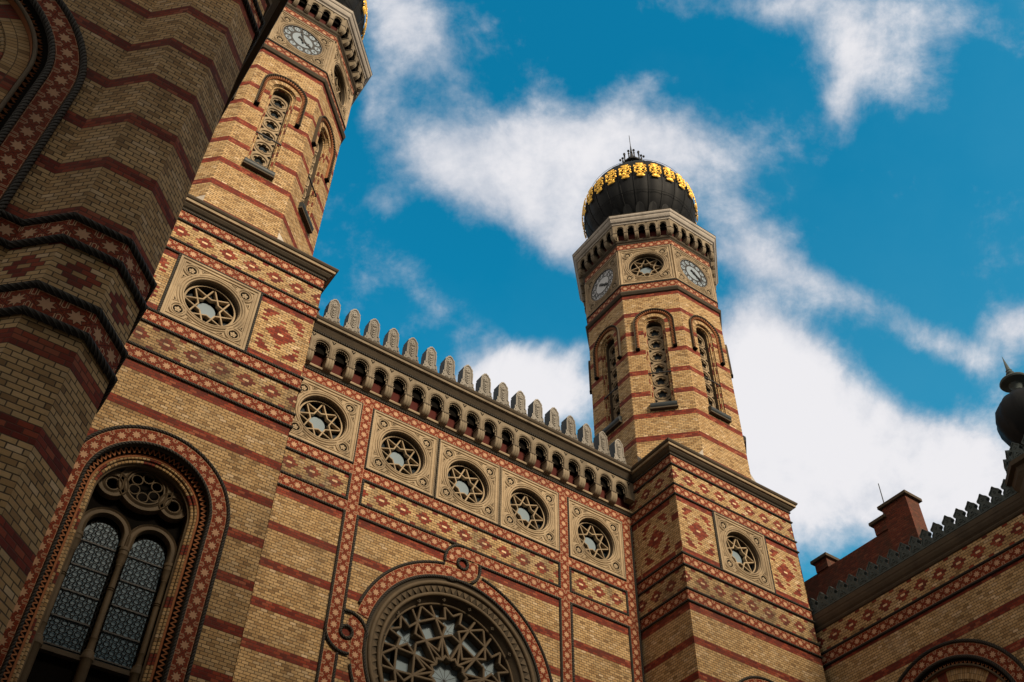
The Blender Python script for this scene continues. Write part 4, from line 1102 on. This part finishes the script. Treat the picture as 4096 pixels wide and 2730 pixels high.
# right wing: long wall facing left, seen at a slant
RW = thing('building_wing', 'dark wing at the lower right with pointed stone cresting', 'building wing', (48.49, 0))
FR = Fr(0, 0, PI)               # u = -y
zt = ZR - .24; cuR = 18.08; spR = -16.22
b = MB('wall', 'loz', 'soot')
rect(b, FR, -26, cuR - 8.4, -G, -1.0); rect(b, FR, cuR + 8.4, 34, -G, -1.0); rect(b, FR, cuR - 8.4, cuR + 8.4, -6.9, -1.0); archfill(b, FR, cuR, spR, 6.2, 8.4, -55, top=-6.9, n=40)
rect(b, FR, cuR - 8.4, cuR + 8.4, -G, -55)
rect(b, FR, 0, 34, -3.55, -1.15, .012, 1, uo=14.6, vo=-2.42)
b.build('wall', RW)
t = MB('tile', 'rope'); tileline(t, FR, [(-.4, zt), (33.2, zt)], d=.05, pitch=1.05); ropeline(t, FR, [(-.4, zt + .64), (33.2, zt + .64)], r=.13, m=1); ropeline(t, FR, [(-.4, zt - .64), (33.2, zt - .64)], r=.13, m=1); t.build('star_tile_band', RW)
co = MB('soot'); plan(co, [(0, 26), (0, -30.9)], [(0, -1.35), (.14, -1.25), (.2, -1.1), (.2, -1.0), (.34, -.8), (.44, -.5), (.46, -.3), (.5, -.2), (.52, .28), (0, .45), (-1.2, .5)], False)
co.build('cornice', RW)
FRm = Fr(-.5, 0, PI)
pm = pointed_merlon(FRm, 4.2, .35, 1.0).build('pointed_merlon', RW)
for j in range(1, 21): inst(pm, RW, (0, -j*1.29, 0))
big_ring(FR, cuR, spR, 6.95, -55, RW)
rf = MB('roof'); box(rf, 3.2, 26, -33, 26, -G, .0); rf.build('roof', RW)
tx, ty = 49.14 - 48.49, -33.43
b = MB('wall', 'loz'); plan(b, half_oct(tx, ty, 2.46, 22.5, 8), [(0, -G), (0, 1.2)], True, 0, 'z'); bt = b.build('buttress', RW)
for zc in (zt, ZRING, ZRING2):
    t = MB('tile', 'rope'); plan(t, half_oct(tx, ty, 2.46, 22.5, 8), [(.06, zc - .54), (.06, zc + .54)], True, 0, 'tile', vc=zc)
    for s1 in (-1, 1): plan(t, half_oct(tx, ty, 2.46, 22.5, 8), rprof(zc + s1*.66, .16, .07), True, 1, smooth=True)
    t.build('star_tile_band', bt)
co = MB('soot'); plan(co, half_oct(tx, ty, 2.46, 22.5, 8), [(0, -1.0), (.15, -.8), (.2, .2), (.45, .7), (.5, 1.2), (.85, 1.35), (.88, 1.75), (0, 1.95), (-2.4, 2.4)]); co.build('cornice', bt)
FT = Fr(tx - 3.0, ty, PI); pm2 = pointed_merlon(FT, 0, 1.8, 1.0)
pt_ = None
for k in range(8):
    an = PI + k*PI/4; Fk = Fr(tx + 3.0*math.cos(an), ty + 3.0*math.sin(an), an)
    for u_ in (-.62, .62): pointed_merlon(Fk, u_, 1.8, .95).build('pointed_merlon', bt)
on = MB('green', 'dome'); pr = [(1.2, 2.0), (1.3, 3.6), (1.9, 4.3), (2.5, 5.2), (2.85, 6.3), (2.9, 7.2), (2.65, 8.2), (2.05, 9.1), (1.2, 9.8), (.65, 10.2), (.5, 10.5)]
for i in range(12):
    for j in range(4):
        def gp(r, t): a = 2*PI*(i + t)/12; rr = r*(1 + .055*math.sin(PI*t)); return (tx + rr*math.cos(a), ty - .6 + rr*math.sin(a))
        for k in range(len(pr)-1): on.face([(*gp(pr[k][0], j/4), pr[k][1]), (*gp(pr[k][0], (j+1)/4), pr[k][1]), (*gp(pr[k+1][0], (j+1)/4), pr[k+1][1]), (*gp(pr[k+1][0], j/4), pr[k+1][1])], None, 1, True)
lathe(on, [(.5, 10.4), (.42, 10.7), (.5, 11.0), (.62, 11.3), (1.25, 11.5), (1.32, 11.65), (1.25, 11.8), (.5, 11.95), (.36, 12.2), (.42, 12.4), (.32, 12.6), (.38, 12.8), (.26, 13.0), (.3, 13.15), (.2, 13.3), (0, 15.2)], 24, tx, ty - .6)
on.build('onion_finial', RW)

# ------------------------------------------------------------------ brick attic wall and chimneys behind the right wing
PW = thing('parapet_wall', 'sooty red brick attic wall rising behind the stone cresting of the right wing', 'wall', (54, 0))
b = MB('redb'); box(b, 0, 2.4, -15.0, 4, -G, 9.1); box(b, .01, 2.2, -16.6, -15.0, -G, 6.6); b.build('brickwork', PW)
def chimney(name, label, y0, y1, z0, z1, w, rod=False):
    T = thing(name, label, 'chimney', (54, (y0 + y1)/2, z0 + G), 'chimneys on the attic wall')
    h = (y1 - y0)/2; b = MB('redb'); box(b, -.12, w, -h, h, -G, z1 - z0 - G); b.build('stack', T)
    c = MB('soot'); box(c, -.42, w + .3, -h - .3, h + .3, z1 - z0 - G, z1 - z0 + .35 - G); c.build('cap', T)
    return T
chimney('chimney', 'broad brick chimney, largest and nearest on the attic wall, one side orange in the sun', -17.0, -13.9, 6.0, 11.6, 2.0)
chimney('chimney', 'low chimney half hidden behind the broad one on the attic wall', -13.9, -12.35, 9.1, 10.4, 1.6)
chimney('chimney', 'small squat chimney at the far end of the attic wall, beside the right tower', -5.6, -3.9, 9.1, 10.3, 1.6)
rd = thing('lightning_rod', 'thin dark metal rod leaning up from the cap of the broad chimney', 'rod', (54, -14.3, 11.6 + G))
r_ = MB('iron'); lathe(r_, [(.06, -G), (.045, 3.3 - G), (0, 3.4 - G)], 8); ro_ = r_.build('shaft', rd); ro_.rotation_euler = (0, .03, 0)

# ------------------------------------------------------------------ ground and an added unseen block that shades the lower facade
def ground(name, x0, x1, y0, y1, z, m):
    me = bpy.data.meshes.new(name); me.from_pydata([(x0, y0, z), (x1, y0, z), (x1, y1, z), (x0, y1, z)], [], [(0, 1, 2, 3)]); me.materials.append(M[m])
    o = bpy.data.objects.new(name, me); C.objects.link(o); o['kind'] = 'structure'; return o
ground('ground', -600, 600, -600, 600, -.02, 'ground'); ground('pavement', -40, 60, -40, 0, .0, 'pave')

sb = MB('street', 'roof'); box(sb, -120, 140, -150, -100, -G, 38); rfp = [(-121, 38), (141, 38)]
for y0, z0, y1, z1 in ((-99, 38, -112, 48), (-112, 48, -138, 48), (-138, 48, -151, 38)): sb.face([(-121, y0, z0), (141, y0, z0), (141, y1, z1), (-121, y1, z1)][::-1], None, 1)
sbo = sb.build('street_shade_block'); sbo['kind'] = 'structure'

# ------------------------------------------------------------------ camera (solved from the facade geometry)
f_, yaw, pit_, roll = 4118.37, 0.59220, 0.81652, 0.02100
cam = bpy.data.cameras.new('camera'); co_ = bpy.data.objects.new('camera', cam); C.objects.link(co_); scene.camera = co_
cam.sensor_width = 36; cam.lens = f_/4096*36; cam.clip_end = 3000
R_AX = Vector((0.820992, -0.570758, 0.014393)); U_AX = Vector((-0.424123, -0.592803, 0.68462)); F_AX = Vector((0.38222, 0.568172, 0.728758))
co_.matrix_world = Matrix(((R_AX.x, U_AX.x, -F_AX.x, -27.5083*S), (R_AX.y, U_AX.y, -F_AX.y, -64.0860*S), (R_AX.z, U_AX.z, -F_AX.z, (-56.2224 + G)*S), (0, 0, 0, 1)))
# ------------------------------------------------------------------ sky, clouds, sun
W = bpy.data.worlds.new('World'); scene.world = W; W.use_nodes = True; wt = W.node_tree; E = Ex(wt); bg = wt.nodes['Background']
SUN_EL, SUN_AZ = math.radians(29), math.radians(-86)      # azimuth measured from +X towards +Y
sky = wt.nodes.new('ShaderNodeTexSky'); sky.sky_type = 'NISHITA'; sky.sun_disc = False; sky.sun_elevation = SUN_EL; sky.sun_rotation = PI/2 - SUN_AZ
sky.air_density = 1.6; sky.dust_density = .3; sky.ozone_density = 3.0
tc = wt.nodes.new('ShaderNodeTexCoord'); g_ = N(E, tc.outputs['Generated'])
def dot(v, w):
    q = wt.nodes.new('ShaderNodeVectorMath'); q.operation = 'DOT_PRODUCT'; E.put(q.inputs[0], v); q.inputs[1].default_value = tuple(w); return N(E, q.outputs['Value'])
# clouds live on a plane of directions tilted towards the south-east, half way up the sky
dz = E.mx(dot(g_, F_AX), .12); px_ = dot(g_, R_AX)/dz; py_ = dot(g_, U_AX)/dz
def blob(cx, cy, rx, ry, ang, st):
    # centre and radii as fractions of a 2353-unit wide patch of sky
    kf = 2353/(f_/4096*2353); k1 = 1/(f_/4096*2353)
    x0, y0 = (cx - 1176)*k1, -(cy - 784)*k1; a = math.radians(-ang); ca, sa = math.cos(a), math.sin(a)
    x, y = px_ - x0, py_ - y0
    u = (x*ca + y*sa)/(rx*k1); v = (y*ca - x*sa)/(ry*k1)
    d = u*u + v*v
    return E.m('EXPONENT', d*-1.0)*st
nv = E.vec(px_, py_, 0.0)
wp = E.noise(nv, 3.0, 3, .5); wv = E.vec(px_ + (wp - .5)*.07, py_ + (E.noise(nv, 3.7, 3, .5) - .5)*.07, 0.0)
nA = E.noise(wv, 6.0, 10, .6); nB = E.noise(wv, 22.0, 8, .65); nC = E.noise(nv, 2.2, 6, .6)
tot = None
for bl in CLOUDS if 'CLOUDS' in globals() else []: pass
CL = [(940, 40, 190, 100, 60, 1.2), (860, 210, 60, 110, 10, .7), (1250, 345, 300, 90, 0, 1.25), (1080, 420, 150, 75, 35, .8), (1600, 330, 250, 110, 10, .8), (1300, 500, 190, 95, 35, 1.0), (1330, 600, 120, 50, 30, .55), (1490, 195, 90, 45, -30, .5), (900, 460, 60, 40, 0, .35),
      (1730, 560, 120, 110, 35, .85), (1950, 680, 190, 45, 22, .75), (2180, 800, 130, 45, 22, .8), (1940, 220, 45, 100, 10, .85), (1760, 15, 240, 50, 0, .6), (2150, 50, 320, 90, 5, .7), (2020, 140, 150, 60, 30, .5),
      (1210, 880, 190, 100, 5, 1.4), (1750, 830, 120, 100, 40, 1.5), (1930, 1000, 300, 130, 30, 1.7), (2250, 1100, 260, 110, 15, 1.1), (1790, 1060, 140, 190, 0, 1.2), (1980, 1220, 230, 80, 10, .45), (2330, 750, 80, 70, 0, 1.1), (2300, 540, 130, 90, 0, .35), (980, 690, 80, 40, 30, .28)]
for q in CL:
    e = blob(*q); tot = e if tot is None else E.m('ADD', tot, e)
raw = tot*1.1 + (nA - .5)*2.7 + (nB - .5)*1.1 - .55
dens = E.clamp(E.step(raw, -.35, .75))
thick = E.step(raw*.6 + (nC - .5)*2.6 + (nA - .5)*1.6 + (nB - .5)*.8, -.35, 1.0)
cc_ = E.mix((.50, .56, .66), (.90, .89, .92), thick)
ccs = E.mix((0, 0, 0), cc_, 1.0)
tint = E.mix(E.mix(N(E, sky.outputs[0]), (.05, 1.42, 1.62), 1.0, 'MULTIPLY'), (.9, 3.6, 5.4), E.clamp((nC - .35)*.8 + px_*.5 - py_*.7)*.75)
q = wt.nodes.new('ShaderNodeVectorMath'); q.operation = 'SCALE'; E.put(q.inputs[0], cc_); q.inputs['Scale'].default_value = 9.5
fin = E.mix(tint, N(E, q.outputs[0]), dens)
# unseen sky beside and behind the viewer: bright cloud added for neutral light
rad = E.m('SQRT', px_*px_ + py_*py_*1.6); away = E.mx(E.step(rad, .62, .95), 1 - E.step(dot(g_, F_AX), .5, .75))
ov = E.mix((8.3, 7.5, 6.6), (5.0, 4.5, 4.1), E.noise(g_, 3.0, 4))
fin = E.mix(fin, ov, away)
E.put(bg.inputs['Color'], fin); bg.inputs['Strength'].default_value = .10
sl = bpy.data.lights.new('sun', 'SUN'); sl.energy = 4.5; sl.angle = math.radians(16.0); sl.color = (1.0, .82, .60)
so = bpy.data.objects.new('sun', sl); C.objects.link(so)
sd = Vector((math.cos(SUN_EL)*math.cos(SUN_AZ), math.cos(SUN_EL)*math.sin(SUN_AZ), math.sin(SUN_EL)))
so.rotation_euler = sd.to_track_quat('Z', 'Y').to_euler(); so.location = (0, -60, 60)
scene.render.engine = 'CYCLES'
vs_ = scene.view_settings; vs_.view_transform = 'Standard'; vs_.look = 'None'; vs_.exposure = 0; vs_.gamma = 1
